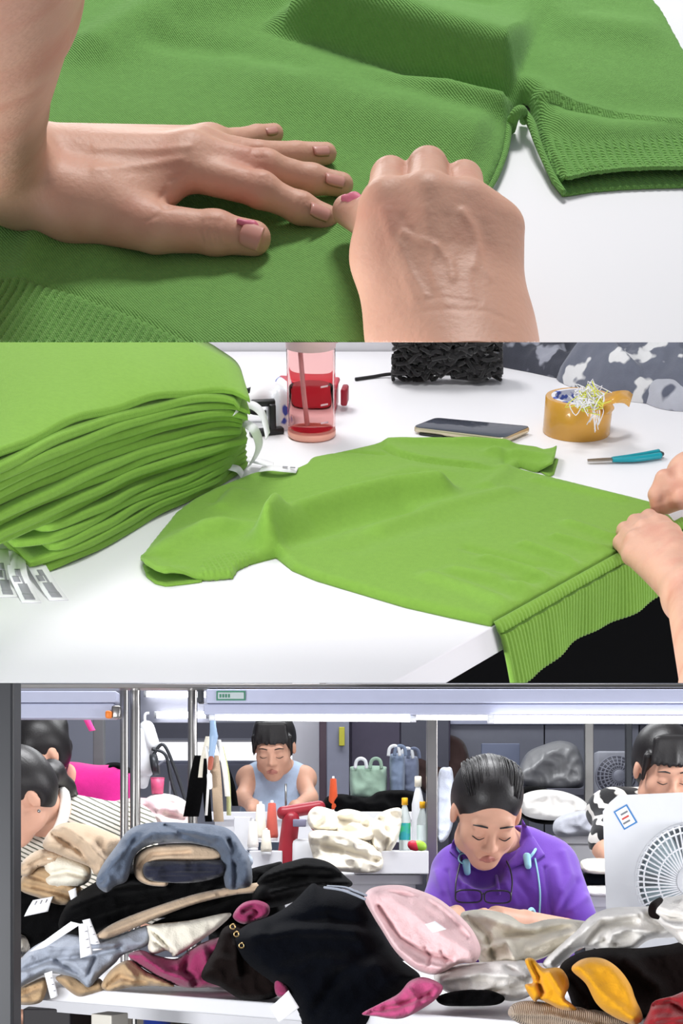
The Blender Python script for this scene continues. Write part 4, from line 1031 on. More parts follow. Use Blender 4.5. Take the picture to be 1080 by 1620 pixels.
G('sweater', 'small beige fold slipping from the pile beside the striped woman', 'sweater', [(30, 1382), (36, 1362), (60, 1345), (86, 1345), (100, 1356), (84, 1368), (62, 1372), (45, 1386)], 2.76, .06, beige, [([(38, 1374), (70, 1358), (92, 1356)], 4, -.02)], seed=8)
G('sweater', 'black sweater spread under the blue grey cable knit', 'sweater', [(92, 1462), (112, 1422), (150, 1396), (190, 1372), (260, 1366), (350, 1372), (425, 1380), (430, 1412), (370, 1424), (300, 1448), (220, 1456), (160, 1478), (110, 1480)], 2.74, .14, blackm, [([(100, 1440), (180, 1410), (260, 1400)], 7, .03), ([(110, 1462), (200, 1430), (300, 1415)], 6, -.02)], seed=9)
G('sweater', 'dark navy sweater rolled up inside the beige fold', 'sweater', [(226, 1372), (240, 1362), (300, 1362), (352, 1362), (354, 1384), (310, 1396), (262, 1396), (232, 1390)], 2.60, .06, gc('navy_fleece', (38, 40, 54)), [([(236, 1380), (290, 1376), (345, 1376)], 4, -.02), ([(240, 1388), (300, 1388)], 3, -.015)], seed=10)
G('sweater', 'beige sweater folded round the navy roll', 'sweater', [(211, 1372), (215, 1352), (240, 1338), (300, 1334), (345, 1342), (352, 1358), (320, 1364), (262, 1362), (236, 1368), (230, 1380), (240, 1392), (264, 1393), (262, 1402), (234, 1400), (216, 1390)], 2.64, .05, beige, [([(220, 1372), (240, 1352), (300, 1348)], 3, -.015)], seed=11, R=12, step=3, amp=.008)
G('sweater', 'blue grey cable knit sweater arched over the rolled sweaters', 'sweater', [(152, 1398), (160, 1372), (184, 1338), (205, 1312), (240, 1301), (300, 1302), (345, 1306), (368, 1316), (384, 1338), (396, 1362), (398, 1400), (378, 1408), (358, 1406), (352, 1376), (344, 1348), (322, 1338), (280, 1332), (240, 1336), (216, 1350), (208, 1372), (200, 1394), (182, 1402), (168, 1412)], 2.62, .10, greyb,
  [([(170, 1385), (200, 1345), (240, 1318), (300, 1316), (350, 1325), (372, 1360)], 5, .02), ([(160, 1395), (190, 1360), (215, 1330)], 4, -.02), ([(362, 1330), (372, 1370), (372, 1402)], 4, -.02), ([(260, 1306), (300, 1325), (335, 1335)], 4, -.018)], seed=12, R=20, step=3, amp=.022, k=(.06, .35))
G('scarf', 'long beige knit strip laid across the black sweater', 'garment', [(150, 1482), (180, 1460), (240, 1436), (310, 1414), (370, 1402), (420, 1396), (418, 1410), (370, 1416), (310, 1430), (250, 1452), (200, 1474), (168, 1486)], 2.58, .03, beige, [([(170, 1476), (250, 1444), (340, 1416)], 3, .01)], seed=13, R=9, step=3, amp=.006)
G('sweater', 'black sweater under the beige strip beside the white fold', 'sweater', [(240, 1462), (300, 1440), (380, 1416), (440, 1410), (450, 1460), (420, 1520), (390, 1570), (340, 1540), (350, 1490), (300, 1470)], 2.68, .10, blackm, seed=14)
G('sweater', 'white knit folded in a triangle above the magenta sweater', 'sweater', [(233, 1470), (238, 1463), (300, 1456), (364, 1444), (350, 1464), (315, 1490), (278, 1513), (270, 1508), (262, 1504), (242, 1510), (234, 1500), (236, 1485)], 2.56, .06, cream, [([(240, 1472), (258, 1490), (276, 1510)], 3, -.018), ([(236, 1482), (250, 1494), (262, 1505)], 2.5, -.012)], seed=15, R=14, step=3, amp=.008)
G('sweater', 'magenta sweater crumpled on the table left of the black heap', 'sweater', [(203, 1512), (222, 1503), (250, 1512), (280, 1516), (310, 1496), (350, 1482), (356, 1496), (340, 1522), (370, 1545), (400, 1562), (340, 1562), (290, 1562), (255, 1548), (224, 1530)], 2.56, .10, mag, [([(225, 1512), (260, 1538), (300, 1550)], 5, .03), ([(300, 1510), (290, 1535), (310, 1558)], 5, -.03), ([(320, 1500), (330, 1530), (370, 1555)], 6, .02)], seed=16)
G('sweater', 'magenta sleeve rolled up behind the navy garment', 'sweater', [(368, 1450), (382, 1430), (405, 1424), (425, 1432), (424, 1448), (405, 1456), (385, 1462)], 2.50, .05, mag, [([(385, 1442), (400, 1436), (408, 1446), (396, 1452)], 3, -.02)], seed=17, R=12, step=3, amp=.006)
G('sweater', 'grey melange sweater spread at the front left of the table', 'sweater', [(24, 1558), (26, 1530), (45, 1504), (75, 1486), (110, 1478), (150, 1486), (190, 1478), (236, 1464), (236, 1494), (196, 1510), (182, 1524), (158, 1545), (140, 1564), (118, 1548), (80, 1540), (50, 1552), (32, 1562)], 2.60, .09, greym, [([(34, 1535), (80, 1518), (140, 1512), (190, 1500)], 4, -.025), ([(80, 1500), (130, 1498), (180, 1496)], 6, .02), ([(90, 1520), (125, 1540), (140, 1556)], 4, -.02), ([(150, 1515), (138, 1545)], 3, -.02)], seed=18, R=18, step=3)
G('sweater', 'tan sweater end hanging at the front left corner of the table', 'sweater', [(20, 1566), (45, 1556), (72, 1546), (74, 1566), (64, 1586), (36, 1590), (20, 1584)], 2.64, .07, tan, [([(30, 1575), (60, 1562)], 4, -.02)], seed=19, R=16)
G('sweater', 'tan sweater crumpled under the grey melange sweater', 'sweater', [(88, 1546), (112, 1540), (135, 1552), (158, 1548), (165, 1566), (140, 1574), (122, 1576), (100, 1560)], 2.62, .06, tan, seed=20, R=14)
G('sweater', 'light brown ribbed sweater bunched beside the magenta sweater', 'sweater', [(160, 1558), (172, 1538), (192, 1522), (210, 1520), (232, 1536), (262, 1550), (276, 1561), (240, 1560), (205, 1562), (178, 1568), (165, 1566)], 2.55, .07, tan, [([(170, 1560), (190, 1545), (240, 1556)], 4, -.02), ([(195, 1526), (215, 1548)], 4, .015)], seed=21, R=16)
# middle heap
G('sweater', 'black sweater folded at the top of the middle heap', 'sweater', [(398, 1424), (408, 1392), (432, 1372), (462, 1362), (488, 1357), (520, 1364), (544, 1384), (556, 1402), (500, 1412), (450, 1432), (415, 1436)], 2.62, .12, blackm, [([(410, 1400), (460, 1384), (540, 1388)], 5, -.03), ([(420, 1385), (480, 1370), (525, 1374)], 5, .025), ([(430, 1412), (490, 1398), (550, 1398)], 5, .03)], seed=22, amp=.03)
G('sweater', 'black sweater behind the blue grey knit', 'sweater', [(366, 1392), (392, 1376), (430, 1366), (446, 1364), (440, 1384), (420, 1400), (390, 1410), (370, 1408)], 2.70, .06, blackm, seed=23)
G('denim_scrap', 'pale blue ripped fabric scrap beside the blue grey knit', 'fabric', [(366, 1345), (380, 1338), (396, 1352), (400, 1366), (386, 1380), (372, 1374)], 2.72, .03, gc('denim', (176, 188, 204), rgb2=(60, 64, 80), mixscale=60), seed=24, R=8, step=3, amp=.02)
G('coat', 'dark brown coat with metal eyelets at the left of the black heap', 'garment', [(318, 1545), (340, 1500), (352, 1470), (372, 1462), (398, 1470), (440, 1480), (450, 1560), (420, 1582), (380, 1580), (350, 1562)], 2.46, .10, brown, [([(360, 1475), (372, 1500), (376, 1540)], 5, .02)], seed=25)
big = thing('sweater', 'large navy black sweater spilling over the front edge of the table', 'sweater', C, (X(520, 2.3), 2.3, .75))
G('body', '', '', [(372, 1480), (392, 1462), (430, 1448), (462, 1428), (484, 1406), (496, 1397), (510, 1404), (545, 1408), (582, 1416), (590, 1440), (606, 1478), (632, 1516), (665, 1545), (640, 1568), (612, 1598), (575, 1640), (520, 1660), (488, 1640), (470, 1602), (452, 1572), (430, 1556), (395, 1530), (376, 1505)], 2.38, .17, navy,
  [([(400, 1480), (470, 1470), (560, 1475)], 12, .03), ([(430, 1465), (520, 1450), (590, 1465)], 9, -.02), ([(440, 1540), (500, 1520), (600, 1530)], 14, .02), ([(500, 1600), (540, 1540), (600, 1500)], 12, -.02)], seed=26, R=60, amp=.022, k=(.012, .07), parent=big)
part('shoulder_tape', tube([w(u, v, Y) for u, v, Y in ((513, 1404, 2.34), (540, 1408, 2.285), (560, 1415, 2.25), (578, 1423, 2.24))], .0022, 6, smooth=20), greym, big, label='grey striped shoulder tape')
part('shoulder_tape', tube([w(u, v, Y) for u, v, Y in ((518, 1402, 2.34), (545, 1404, 2.30), (562, 1410, 2.26), (580, 1417, 2.25))], .0022, 6, smooth=20), greym, big)
G('sweater', 'pale pink sweater slumped over the navy sweater', 'sweater', [(576, 1420), (590, 1404), (630, 1400), (662, 1408), (694, 1422), (724, 1446), (746, 1470), (760, 1500), (752, 1522), (728, 1524), (704, 1536), (684, 1542), (655, 1532), (626, 1506), (604, 1472), (588, 1446)], 2.28, .10, pinkc,
  [([(590, 1440), (622, 1496), (660, 1524), (700, 1532)], 4, .014), ([(599, 1434), (632, 1484), (672, 1508), (715, 1518)], 3.5, -.016), ([(612, 1414), (680, 1466), (742, 1506)], 9, .012), ([(648, 1404), (700, 1440), (740, 1482)], 5, -.008), ([(672, 1500), (680, 1514), (678, 1526)], 3, -.012), ([(698, 1506), (706, 1520)], 3, -.012), ([(600, 1408), (625, 1412), (660, 1418)], 3, -.010)], seed=27, lean=.6, R=14, step=2.6, amp=.010, k=(.03, .16))
G('sweater', 'bright pink magenta sweater under the navy sweater at the front edge', 'sweater', [(572, 1604), (600, 1588), (630, 1572), (648, 1552), (672, 1546), (700, 1560), (690, 1580), (664, 1598), (640, 1610), (620, 1612), (595, 1608)], 2.20, .06, magb, [([(585, 1600), (630, 1592), (680, 1572)], 4, -.02), ([(640, 1560), (660, 1580), (650, 1602)], 4, .015)], seed=28, R=14, step=3)
G('sweater', 'small magenta sleeve end showing beside the white swing tag', 'sweater', [(434, 1556), (440, 1548), (455, 1560), (458, 1574), (444, 1578), (436, 1572)], 2.34, .04, mag, seed=29, R=10, step=3)
G('sweater', 'black sweater flat on the table below the white sleeve', 'sweater', [(690, 1578), (720, 1568), (770, 1566), (798, 1578), (784, 1590), (730, 1592), (700, 1590)], 2.24, .04, blackm, seed=30, R=10, step=3)
# right heap
G('sweater', 'ivory sweater in front of the woman in the purple shirt', 'sweater', [(728, 1450), (744, 1440), (775, 1440), (806, 1448), (830, 1462), (866, 1454), (900, 1454), (934, 1462), (916, 1488), (880, 1506), (846, 1520), (800, 1526), (762, 1526), (750, 1496)], 2.42, .12, ivory,
  [([(740, 1452), (770, 1480), (780, 1515)], 5, -.035), ([(760, 1448), (800, 1462), (846, 1470)], 6, .03), ([(800, 1480), (850, 1476), (900, 1466)], 5, -.03), ([(770, 1500), (800, 1490), (815, 1520)], 5, .03), ([(840, 1500), (870, 1486), (910, 1474)], 5, .02)], seed=31, lean=1.1, R=22, step=3, amp=.024, k=(.05, .25))
G('sweater', 'white sweater sleeve lying along the table below the pink sweater', 'sweater', [(686, 1540), (706, 1530), (760, 1522), (824, 1518), (850, 1530), (856, 1556), (838, 1576), (808, 1584), (770, 1576), (720, 1574), (692, 1560)], 2.30, .09, white, [([(700, 1550), (760, 1540), (830, 1545)], 6, .025), ([(770, 1570), (810, 1562), (845, 1555)], 4, -.02), ([(800, 1530), (835, 1550)], 4, -.015)], seed=32, lean=1.0, R=20, step=3)
G('sweater', 'off white sweater stretched in front of the white fan', 'sweater', [(858, 1524), (880, 1500), (910, 1472), (936, 1448), (968, 1436), (1020, 1434), (1060, 1428), (1130, 1420), (1140, 1470), (1080, 1482), (1030, 1486), (1000, 1504), (965, 1510), (940, 1500), (915, 1502), (890, 1524), (872, 1534)], 2.36, .12, white,
  [([(870, 1520), (910, 1482), (950, 1452), (1010, 1446)], 6, .03), ([(930, 1490), (950, 1465), (1000, 1456)], 5, -.03), ([(960, 1500), (968, 1478), (990, 1470), (1030, 1474)], 5, .03), ([(945, 1495), (955, 1488), (970, 1495)], 4, -.02), ([(1010, 1440), (1040, 1460), (1080, 1470)], 5, -.02)], seed=33, lean=.9, R=20, step=3, amp=.022, k=(.05, .25))
G('sweater', 'off white sweater heaped at the right edge with a brown drawstring', 'sweater', [(1026, 1436), (1042, 1424), (1064, 1418), (1120, 1414), (1150, 1440), (1140, 1500), (1090, 1504), (1064, 1480), (1040, 1458)], 2.26, .10, white, [([(1034, 1440), (1060, 1452), (1100, 1456)], 5, -.03), ([(1050, 1462), (1090, 1470)], 5, .02)], seed=34, lean=.8, R=20, step=3, amp=.02)
solo('drawstring', 'dark brown drawstring crossing the off white sweater at the right edge', 'cord', C, tube([w(1044, 1424, 2.24), w(1033, 1434, 2.20), w(1032, 1446, 2.19), w(1042, 1452, 2.19)], [.005, .007, .006, .003], 8, smooth=18), brown)
mst = thing('sweater', 'dark brown sweater with two mustard sleeves at the front right of the table', 'sweater', C, (X(960, 2.2), 2.2, .75))
G('body', '', '', [(884, 1534), (905, 1512), (950, 1500), (1010, 1500), (1060, 1494), (1130, 1486), (1140, 1600), (1060, 1620), (1010, 1610), (960, 1612), (915, 1606), (898, 1570)], 2.24, .13, brown, [([(900, 1550), (930, 1580), (930, 1604)], 8, .02), ([(990, 1520), (1040, 1560), (1050, 1600)], 12, .03)], seed=35, R=36, k=(.02, .1), parent=mst)
G('sleeve', '', '', [(830, 1521), (836, 1515), (845, 1518), (853, 1527), (862, 1532), (884, 1531), (896, 1543), (900, 1560), (893, 1578), (904, 1588), (912, 1598), (890, 1598), (868, 1588), (852, 1581), (846, 1585), (836, 1573), (830, 1558), (842, 1555), (840, 1544)], 2.13, .06, mus, [([(840, 1522), (852, 1545), (856, 1575)], 4, -.02), ([(870, 1540), (885, 1565), (900, 1590)], 6, .02), ([(845, 1552), (860, 1570)], 3, -.015)], seed=36, R=14, step=2.6, amp=.010, parent=mst)['label'] = 'mustard yellow sleeve'
G('sleeve', '', '', [(904, 1535), (912, 1522), (930, 1515), (955, 1517), (978, 1532), (996, 1556), (1005, 1580), (1016, 1606), (1012, 1618), (996, 1620), (962, 1604), (942, 1586), (926, 1556)], 2.08, .06, mus, [([(915, 1530), (950, 1570), (1000, 1612)], 8, .012)], seed=37, R=22, step=3, amp=.010, parent=mst)['label'] = 'mustard yellow sleeve'
G('sweater', 'beige ribbed sweater hem at the front edge under the mustard sleeves', 'sweater', [(803, 1602), (812, 1588), (840, 1583), (890, 1590), (945, 1598), (1000, 1620), (1000, 1660), (900, 1656), (840, 1628), (812, 1614)], 2.14, .05, gc('ribbed_beige', (168, 150, 132), wave=(0, 330, 2.0)), [([(815, 1604), (870, 1606), (940, 1622)], 5, .012)], seed=38, R=14, step=3, amp=.004)
G('sweater', 'dark red sweater at the bottom right corner', 'sweater', [(1026, 1600), (1034, 1584), (1062, 1576), (1120, 1564), (1140, 1660), (1020, 1660), (1016, 1625)], 2.05, .07, dred, [([(1030, 1590), (1060, 1586), (1080, 1600)], 5, -.03), ([(1040, 1612), (1080, 1610)], 6, .02)], seed=39, R=18, step=3)
# swing tags and care labels on the heap
heap = bvh_of(join(*GARM))
def paper(label, quad, Ys, lines=0, cat='tag', name='swing_tag'):
    qa = np.array(quad, float); hs = []
    for s in np.linspace(0, 1, 5):
        for t in np.linspace(0, 1, 5):
            u, v = qa[0] * (1 - s) * (1 - t) + qa[1] * s * (1 - t) + qa[2] * s * t + qa[3] * (1 - s) * t; hs.append(hit(C, heap, u, v, .004, Ys[0]).y)
    hs = [h for h in hs if abs(h - Ys[0]) < .2]; yy = min(hs) if hs else Ys[0]; pts = [np.array(w(u, v, yy)) for u, v in quad]
    o = thing(name, label, cat, C, pts[0], 'white paper tags and labels on the heap')
    n = 8; V = []
    for i in range(n + 1):
        for j in range(n + 1):
            s, t = i / n, j / n; p = pts[0] * (1 - s) * (1 - t) + pts[1] * s * (1 - t) + pts[2] * s * t + pts[3] * (1 - s) * t
            V.append(p + np.array([0, -.004 * math.sin(math.pi * s), 0]))
    Fs = [(i * (n + 1) + j, i * (n + 1) + j + 1, (i + 1) * (n + 1) + j + 1, (i + 1) * (n + 1) + j) for i in range(n) for j in range(n)]
    V = np.array(V); part('card', shell(V, V + [0, .0012, 0], Fs), m_tag, o)
    for k in range(lines):
        t = .25 + .5 * k / max(1, lines - 1); a = pts[0] * (1 - t) + pts[3] * t; b = pts[1] * (1 - t) + pts[2] * t; a, b = a * .35 + b * .65, a * .12 + b * .88
        part('print_line', tube([a + np.array([0, -.005, 0]), b + np.array([0, -.004, 0])], .0008, 4), m_ink, o)
paper('white swing tag leaning over the black sweater at the far left', [(38, 1450), (52, 1424), (84, 1418), (76, 1442)], [2.70] * 4, 3)
paper('white care label flat across the grey melange sweater', [(46, 1506), (112, 1458), (128, 1462), (70, 1500)], [2.50, 2.52, 2.52, 2.50], 0, 'label', 'care_label')
paper('white care label hanging straight over the grey melange sweater', [(124, 1462), (138, 1460), (146, 1510), (127, 1516)], [2.48] * 4, 3, 'label', 'care_label')
paper('white care label slanting right over the grey melange sweater', [(130, 1456), (142, 1453), (162, 1502), (147, 1504)], [2.47] * 4, 3, 'label', 'care_label')
paper('white care label hanging down from the table edge at left', [(70, 1540), (82, 1536), (92, 1576), (80, 1580)], [2.50, 2.50, 2.46, 2.46], 3, 'label', 'care_label')
paper('blank white swing tag hanging under the navy sweater', [(427, 1594), (456, 1567), (473, 1594), (441, 1618)], [2.16] * 4)
paper('small white tag stuck on the pale pink sweater', [(672, 1462), (688, 1457), (706, 1470), (684, 1476)], [2.10] * 4)
paper('white scrap of tag beside the beige pile', [(108, 1410), (120, 1404), (122, 1418), (112, 1424)], [2.66] * 4)
for u, v in ((382, 1496), (368, 1466), (374, 1478)):
    solo('eyelet', {1496: 'lowest brass ring on the dark brown coat', 1466: 'uppermost brass ring on the dark brown coat', 1478: 'middle brass ring on the dark brown coat'}[v], 'eyelet', C, tube([tuple(w(u + 4 * math.cos(a), v + 4 * math.sin(a), 2.335)) for a in np.linspace(0, 6.283, 13)[:-1]], .0014, 6, closed=True), mat('brass', (190, 160, 110), rough=.3, metal=1), 'metal eyelets on the coat')
# ---- people
m_hair = mat('black_hair', (20, 17, 18), rough=.42, vary=.3, vscale=140, bump=.4, bscale=220, bdist=.001, spec=.5)
m_face = mat('face_skin', (208, 160, 136), rough=.5, vary=.08, vscale=30, sss=.08, spec=.35)
m_lip = mat('lips', (172, 112, 100), rough=.45)
def mell(M, c, r, k=.01, op='u'):
    return dict(t='ell', c=np.array(M @ Vector(c)), r=np.array(r, float) * M.median_scale, R=np.array(M.to_3x3().normalized()), k=k, op=op)
def mcap(M, a, b, ra, rb=None, k=.01, op='u'):
    s = M.median_scale; return cap(M @ Vector(a), M @ Vector(b), ra * s, (ra if rb is None else rb) * s, k, op)
def headM(c, pitch, yaw=0, roll=0, s=1):
    return Matrix.Translation(Vector(c)) @ Matrix.Rotation(math.radians(yaw), 4, 'Z') @ Matrix.Rotation(math.radians(pitch), 4, 'X') @ Matrix.Rotation(math.radians(roll), 4, 'Y') @ Matrix.Scale(s, 4)
def head_skin(M):
    P = [mell(M, (0, .012, .030), (.073, .090, .084)), mell(M, (0, -.030, -.040), (.058, .060, .076), .03), mell(M, (0, -.060, -.100), (.028, .024, .020), .03)]
    for s in (-1, 1):
        P += [mell(M, (s * .040, -.056, -.030), (.022, .026, .024), .02), mell(M, (s * .050, -.010, -.075), (.018, .030, .022), .025), mell(M, (s * .076, .008, -.012), (.009, .017, .030), .006)]
    P += [mcap(M, (-.036, -.078, .016), (.036, -.078, .016), .012, None, .016)]
    for s in (-1, 1): P += [mell(M, (s * .031, -.094, -.005), (.018, .011, .011), .010, 's'), mell(M, (s * .031, -.078, -.008), (.016, .013, .011), .005)]
    P += [mcap(M, (0, -.084, .004), (0, -.103, -.036), .007, .0105, .010), mell(M, (.011, -.094, -.041), (.009, .010, .007), .006), mell(M, (-.011, -.094, -.041), (.009, .010, .007), .006)]
    P += [mcap(M, (-.020, -.082, -.068), (.020, -.082, -.068), .009, None, .012)]
    return P
def head_parts(o, M, lips=True, brows=True):
    f = lambda *p: M @ Vector(p)
    if lips:
        part('lips', organic([mcap(M, (-.020, -.086, -.0685), (0, -.0935, -.0655), .0032, .0048, .004), mcap(M, (0, -.0935, -.0655), (.020, -.086, -.0685), .0048, .0032, .004),
                              mcap(M, (-.015, -.087, -.0745), (.015, -.087, -.0745), .0052, None, .004), mcap(M, (-.004, -.092, -.075), (.004, -.092, -.075), .005, None, .004)], .0015), m_lip, o)
    for s in (-1, 1):
        if brows: part('eyebrow', tube([f(s * .014, -.0925, .018), f(s * .030, -.0935, .0225), f(s * .047, -.083, .018)], [.0018, .0026, .0012], 6, smooth=12), m_hair, o)
        part('eyelashes', tube([f(s * .017, -.0895, -.0125), f(s * .031, -.0935, -.0155), f(s * .045, -.0845, -.0115)], [.0008, .0016, .0010], 6, smooth=12), m_hair, o)
def hair_prims(M, bangs=0, bun=None, low=0):
    P = [mell(M, (0, .022, .040), (.082, .098, .088)), mell(M, (0, .045, -.005), (.076, .070, .085), .03)]
    P += [mell(M, (0, -.094, -.034), (.069, .066, .092), .012, 's')]
    for s in (-1, 1): P += [mell(M, (s * .080, .000, -.035), (.016, .030, .045), .01, 's')]
    if bangs:
        for k in range(-4, 5): P.append(mcap(M, (k * .012, -.050, .100), (k * .0155, -.090 + abs(k) * .004, .040 - .004 * (k % 2)), .013, .006, .008))
        for s in (-1, 1): P.append(mcap(M, (s * .068, -.045, .05), (s * .072, -.040, -.02), .012, .006, .01))
    if bun: P.append(mell(M, bun[0], bun[1], .02))
    return P
def strands(M, n, seed, z0=.055):
    r = random.Random(seed); L = []
    for k in range(n):
        a = r.uniform(-1.1, 1.1); pts = []
        for q in range(7):
            t = q / 6; ph = -1.05 + 2.2 * t
            x = .080 * math.sin(a) * math.cos(ph * .55); pts.append(M @ Vector((x + r.gauss(0, .001), .022 + .0965 * math.sin(ph) * (1 - .25 * abs(math.sin(a))), .040 + .0875 * math.cos(ph) * math.cos(a * .75) + r.gauss(0, .001))))
        L.append(tube(pts, .0009 * M.median_scale, 4, smooth=12))
    return join(*L)
def shirt_noise(vf, seed, amp, k=(8, 40)):
    V = vf[0]; N = normals(vf); rg = Ridges(seed, 6, k[0], k[1]); rg2 = Ridges(seed + 1, 6, k[0], k[1])
    d = amp * (rg(V[:, 0] + .5 * V[:, 1], V[:, 2]) + .5 * rg2(V[:, 1], V[:, 2] * 1.3))
    return V + N * d[:, None], vf[1]
def person(label, base): return thing('person', label, 'person', C, base)

# -- woman in the purple polo shirt
Yp = 3.25; pu = person('woman in a purple polo shirt bent over her sewing at the table', (X(800, Yp), Yp, 0))
Mh = headM(w(770, 1284, 3.20), 36, 4, 3, .98)
neck = w(795, 1345, 3.36)
sk = head_skin(Mh) + [cap(Mh @ Vector((0, .035, -.050)), neck, .050, .056, .03), cap(w(730, 1372, 3.35), w(862, 1362, 3.36), .05, .05, .03), ell(w(800, 1450, 3.38), (.145, .10, .20), k=.03),
     cap(w(722, 1382, 3.34), w(690, 1475, 3.22), .044, .036, .02), cap(w(690, 1475, 3.22), w(716, 1452, 3.03), .034, .024, .015), cap(w(716, 1452, 3.03), w(722, 1446, 2.97), .022, .020, .01),
     cap(w(872, 1374, 3.35), w(905, 1478, 3.24), .046, .038, .02), cap(w(905, 1478, 3.24), w(830, 1458, 3.05), .035, .025, .015), cap(w(830, 1458, 3.05), w(785, 1450, 2.98), .024, .024, .01)]
for k, (du, dv) in enumerate(((-14, -2), (-8, -6), (0, -8), (6, -6))): sk += [cap(w(722, 1446, 2.97), w(722 + du, 1448 + dv, 2.93), .011, .008, .006), cap(w(722 + du, 1448 + dv, 2.93), w(722 + du - 3, 1456 + dv, 2.90), .008, .006, .003)]
for k, (du, dv) in enumerate(((-12, -4), (-16, 2), (-18, 8), (-4, -6))): sk += [cap(w(785, 1450, 2.98), w(770 + du, 1448 + dv, 2.93), .011, .008, .006), cap(w(770 + du, 1448 + dv, 2.93), w(762 + du, 1455 + dv, 2.90), .008, .006, .003)]
# seated lower body below the table top
sk += [cap(w(800, 1560, 3.40), w(800, 1640, 3.42), .15, .15, .03), cap(w(760, 1640, 3.40), Vector((X(745, 3.05), 3.02, .50)), .08, .065, .03), cap(w(845, 1640, 3.40), Vector((X(850, 3.05), 3.02, .50)), .08, .065, .03),
       cap(Vector((X(745, 3.05), 3.02, .50)), Vector((X(745, 3.1), 3.08, .08)), .058, .04, .02), cap(Vector((X(850, 3.05), 3.02, .50)), Vector((X(850, 3.1), 3.08, .08)), .058, .04, .02),
       cap(Vector((X(745, 3.1), 3.08, .05)), Vector((X(745, 3.0), 2.94, .04)), .038, .036, .02), cap(Vector((X(850, 3.1), 3.08, .05)), Vector((X(850, 3.0), 2.94, .04)), .038, .036, .02)]
part('body', organic(sk, .0042), m_face, pu)
m_purple = cloth('purple_polo', (98, 58, 158), bscale=500, bdist=.0008, vary=.06)
sh_ = [ell(w(800, 1452, 3.37), (.165, .118, .20), k=.03), cap(w(728, 1374, 3.35), w(864, 1364, 3.36), .060, .060, .05), cap(w(770, 1352, 3.36), w(824, 1346, 3.37), .060, .060, .04),
       cap(w(722, 1388, 3.34), w(698, 1450, 3.24), .060, .056, .04), cap(w(872, 1380, 3.35), w(902, 1452, 3.27), .064, .060, .04), cap(w(740, 1420, 3.28), w(850, 1418, 3.30), .075, .08, .05),
       cap(w(800, 1540, 3.38), w(800, 1640, 3.42), .165, .17, .05)]
sh_ += [cap(neck + Vector((-.006, -.02, .02)), neck + Vector((-.01, -.07, .055)), .056, .05, .008, 's'), mell(Mh, (0, -.05, -.13), (.055, .05, .045), .012, 's')]
shv = crease(shirt_noise(organic(sh_, .0045), 71, .006, (12, 60)), C, [([(862, 1372), (868, 1410), (872, 1450)], 3, -.008), ([(876, 1375), (884, 1415), (880, 1450)], 8, .006), ([(915, 1395), (895, 1425), (880, 1450)], 6, -.008), ([(926, 1420), (905, 1440)], 6, .007),
     ([(890, 1350), (900, 1385), (890, 1410)], 7, .006), ([(706, 1378), (712, 1410), (722, 1440)], 4, -.007), ([(690, 1380), (700, 1410)], 6, .006), ([(728, 1400), (750, 1425), (760, 1445)], 6, -.006), ([(820, 1395), (838, 1420), (842, 1448)], 6, -.006), ([(745, 1385), (735, 1410)], 6, .005), ([(800, 1400), (815, 1430)], 6, .005), ([(770, 1448), (800, 1438), (840, 1444)], 5, -.006)], 1)
shirt = part('polo_shirt', shv, m_purple, pu, label='purple polo shirt')
tree = bvh_of(shv)
def patch(pl, lift, th, tr, Yd, step=3.0):
    V, Fs = mesh2d(pl, step); d = dist_line(V[:, 0], V[:, 1], pl, True)
    A_ = np.array([tuple(hit(C, tr, u, v, lift, Yd)) for u, v in V]); ym = np.median(A_[:, 1])
    A_ = np.array([tuple(C.at(u, v, float(np.clip(a[1], ym - .03, ym + .03)) + .004 * (1 - min(1, q / 5)))) for (u, v), a, q in zip(V, A_, d)])
    Fs = [f[::-1] for f in Fs]; return shell(A_, A_ + [0, th, 0], Fs)
part('collar', patch([(727, 1316), (716, 1330), (711, 1347), (728, 1362), (750, 1376), (772, 1380), (756, 1364), (740, 1344), (734, 1326)], .010, .006, tree, 3.22), m_purple, shirt)
part('collar', patch([(826, 1296), (836, 1312), (862, 1352), (850, 1360), (826, 1367), (796, 1380), (802, 1366), (816, 1350), (823, 1326)], .010, .006, tree, 3.24), m_purple, shirt)
part('placket', tube([hit(C, tree, 785, 1386, .001, 3.2), hit(C, tree, 787, 1400, .001, 3.2), hit(C, tree, 789, 1416, .001, 3.2)], [.004, .005, .004], 8, smooth=12), m_purple, shirt)
for v in (1392, 1408): part('button', organic([ell(hit(C, tree, 786, v, .004, 3.2), (.005, .003, .005))], .0018), mat('purple_button', (84, 50, 140), rough=.3), shirt)
hr = hair_prims(Mh, 0, ((0, .108, .035), (.035, .03, .032)))
hp_ = part('hair', organic(hr, .0035), m_hair, pu)
part('loose_strands', strands(Mh, 90, 5), m_hair, hp_, kind='stuff')
head_parts(pu, Mh)
m_lblue = mat('pale_blue_silicone', (142, 196, 214), rough=.45)
def onshirt(u, v, lift=.006): return hit(C, tree, u, v, lift, 3.21)
eb = thing('neck_headphones', 'pale blue neckband headphones round the collar of the purple shirt', 'headphones', C, onshirt(790, 1400))
part('neckband', tube([onshirt(728, 1348, .014), onshirt(724, 1338, .012), w(742, 1322, 3.36), w(800, 1318, 3.44), w(850, 1330, 3.40), onshirt(846, 1345, .014), onshirt(838, 1356, .018)], .0035, 8, smooth=40), m_lblue, eb)
for (u, v) in ((738, 1372), (834, 1362)):
    part('control_pod', organic([cap(onshirt(u - 1, v - 7, .018), onshirt(u + 1, v + 8, .014), .0095, .008, .005)], .002), m_lblue, eb)
part('ear_loop', tube([tuple(onshirt(734 + 9 * math.cos(a), 1358 + 8 * math.sin(a), .018)) for a in np.linspace(0, 6.283, 16)[:-1]], .002, 6, closed=True), m_lblue, eb)
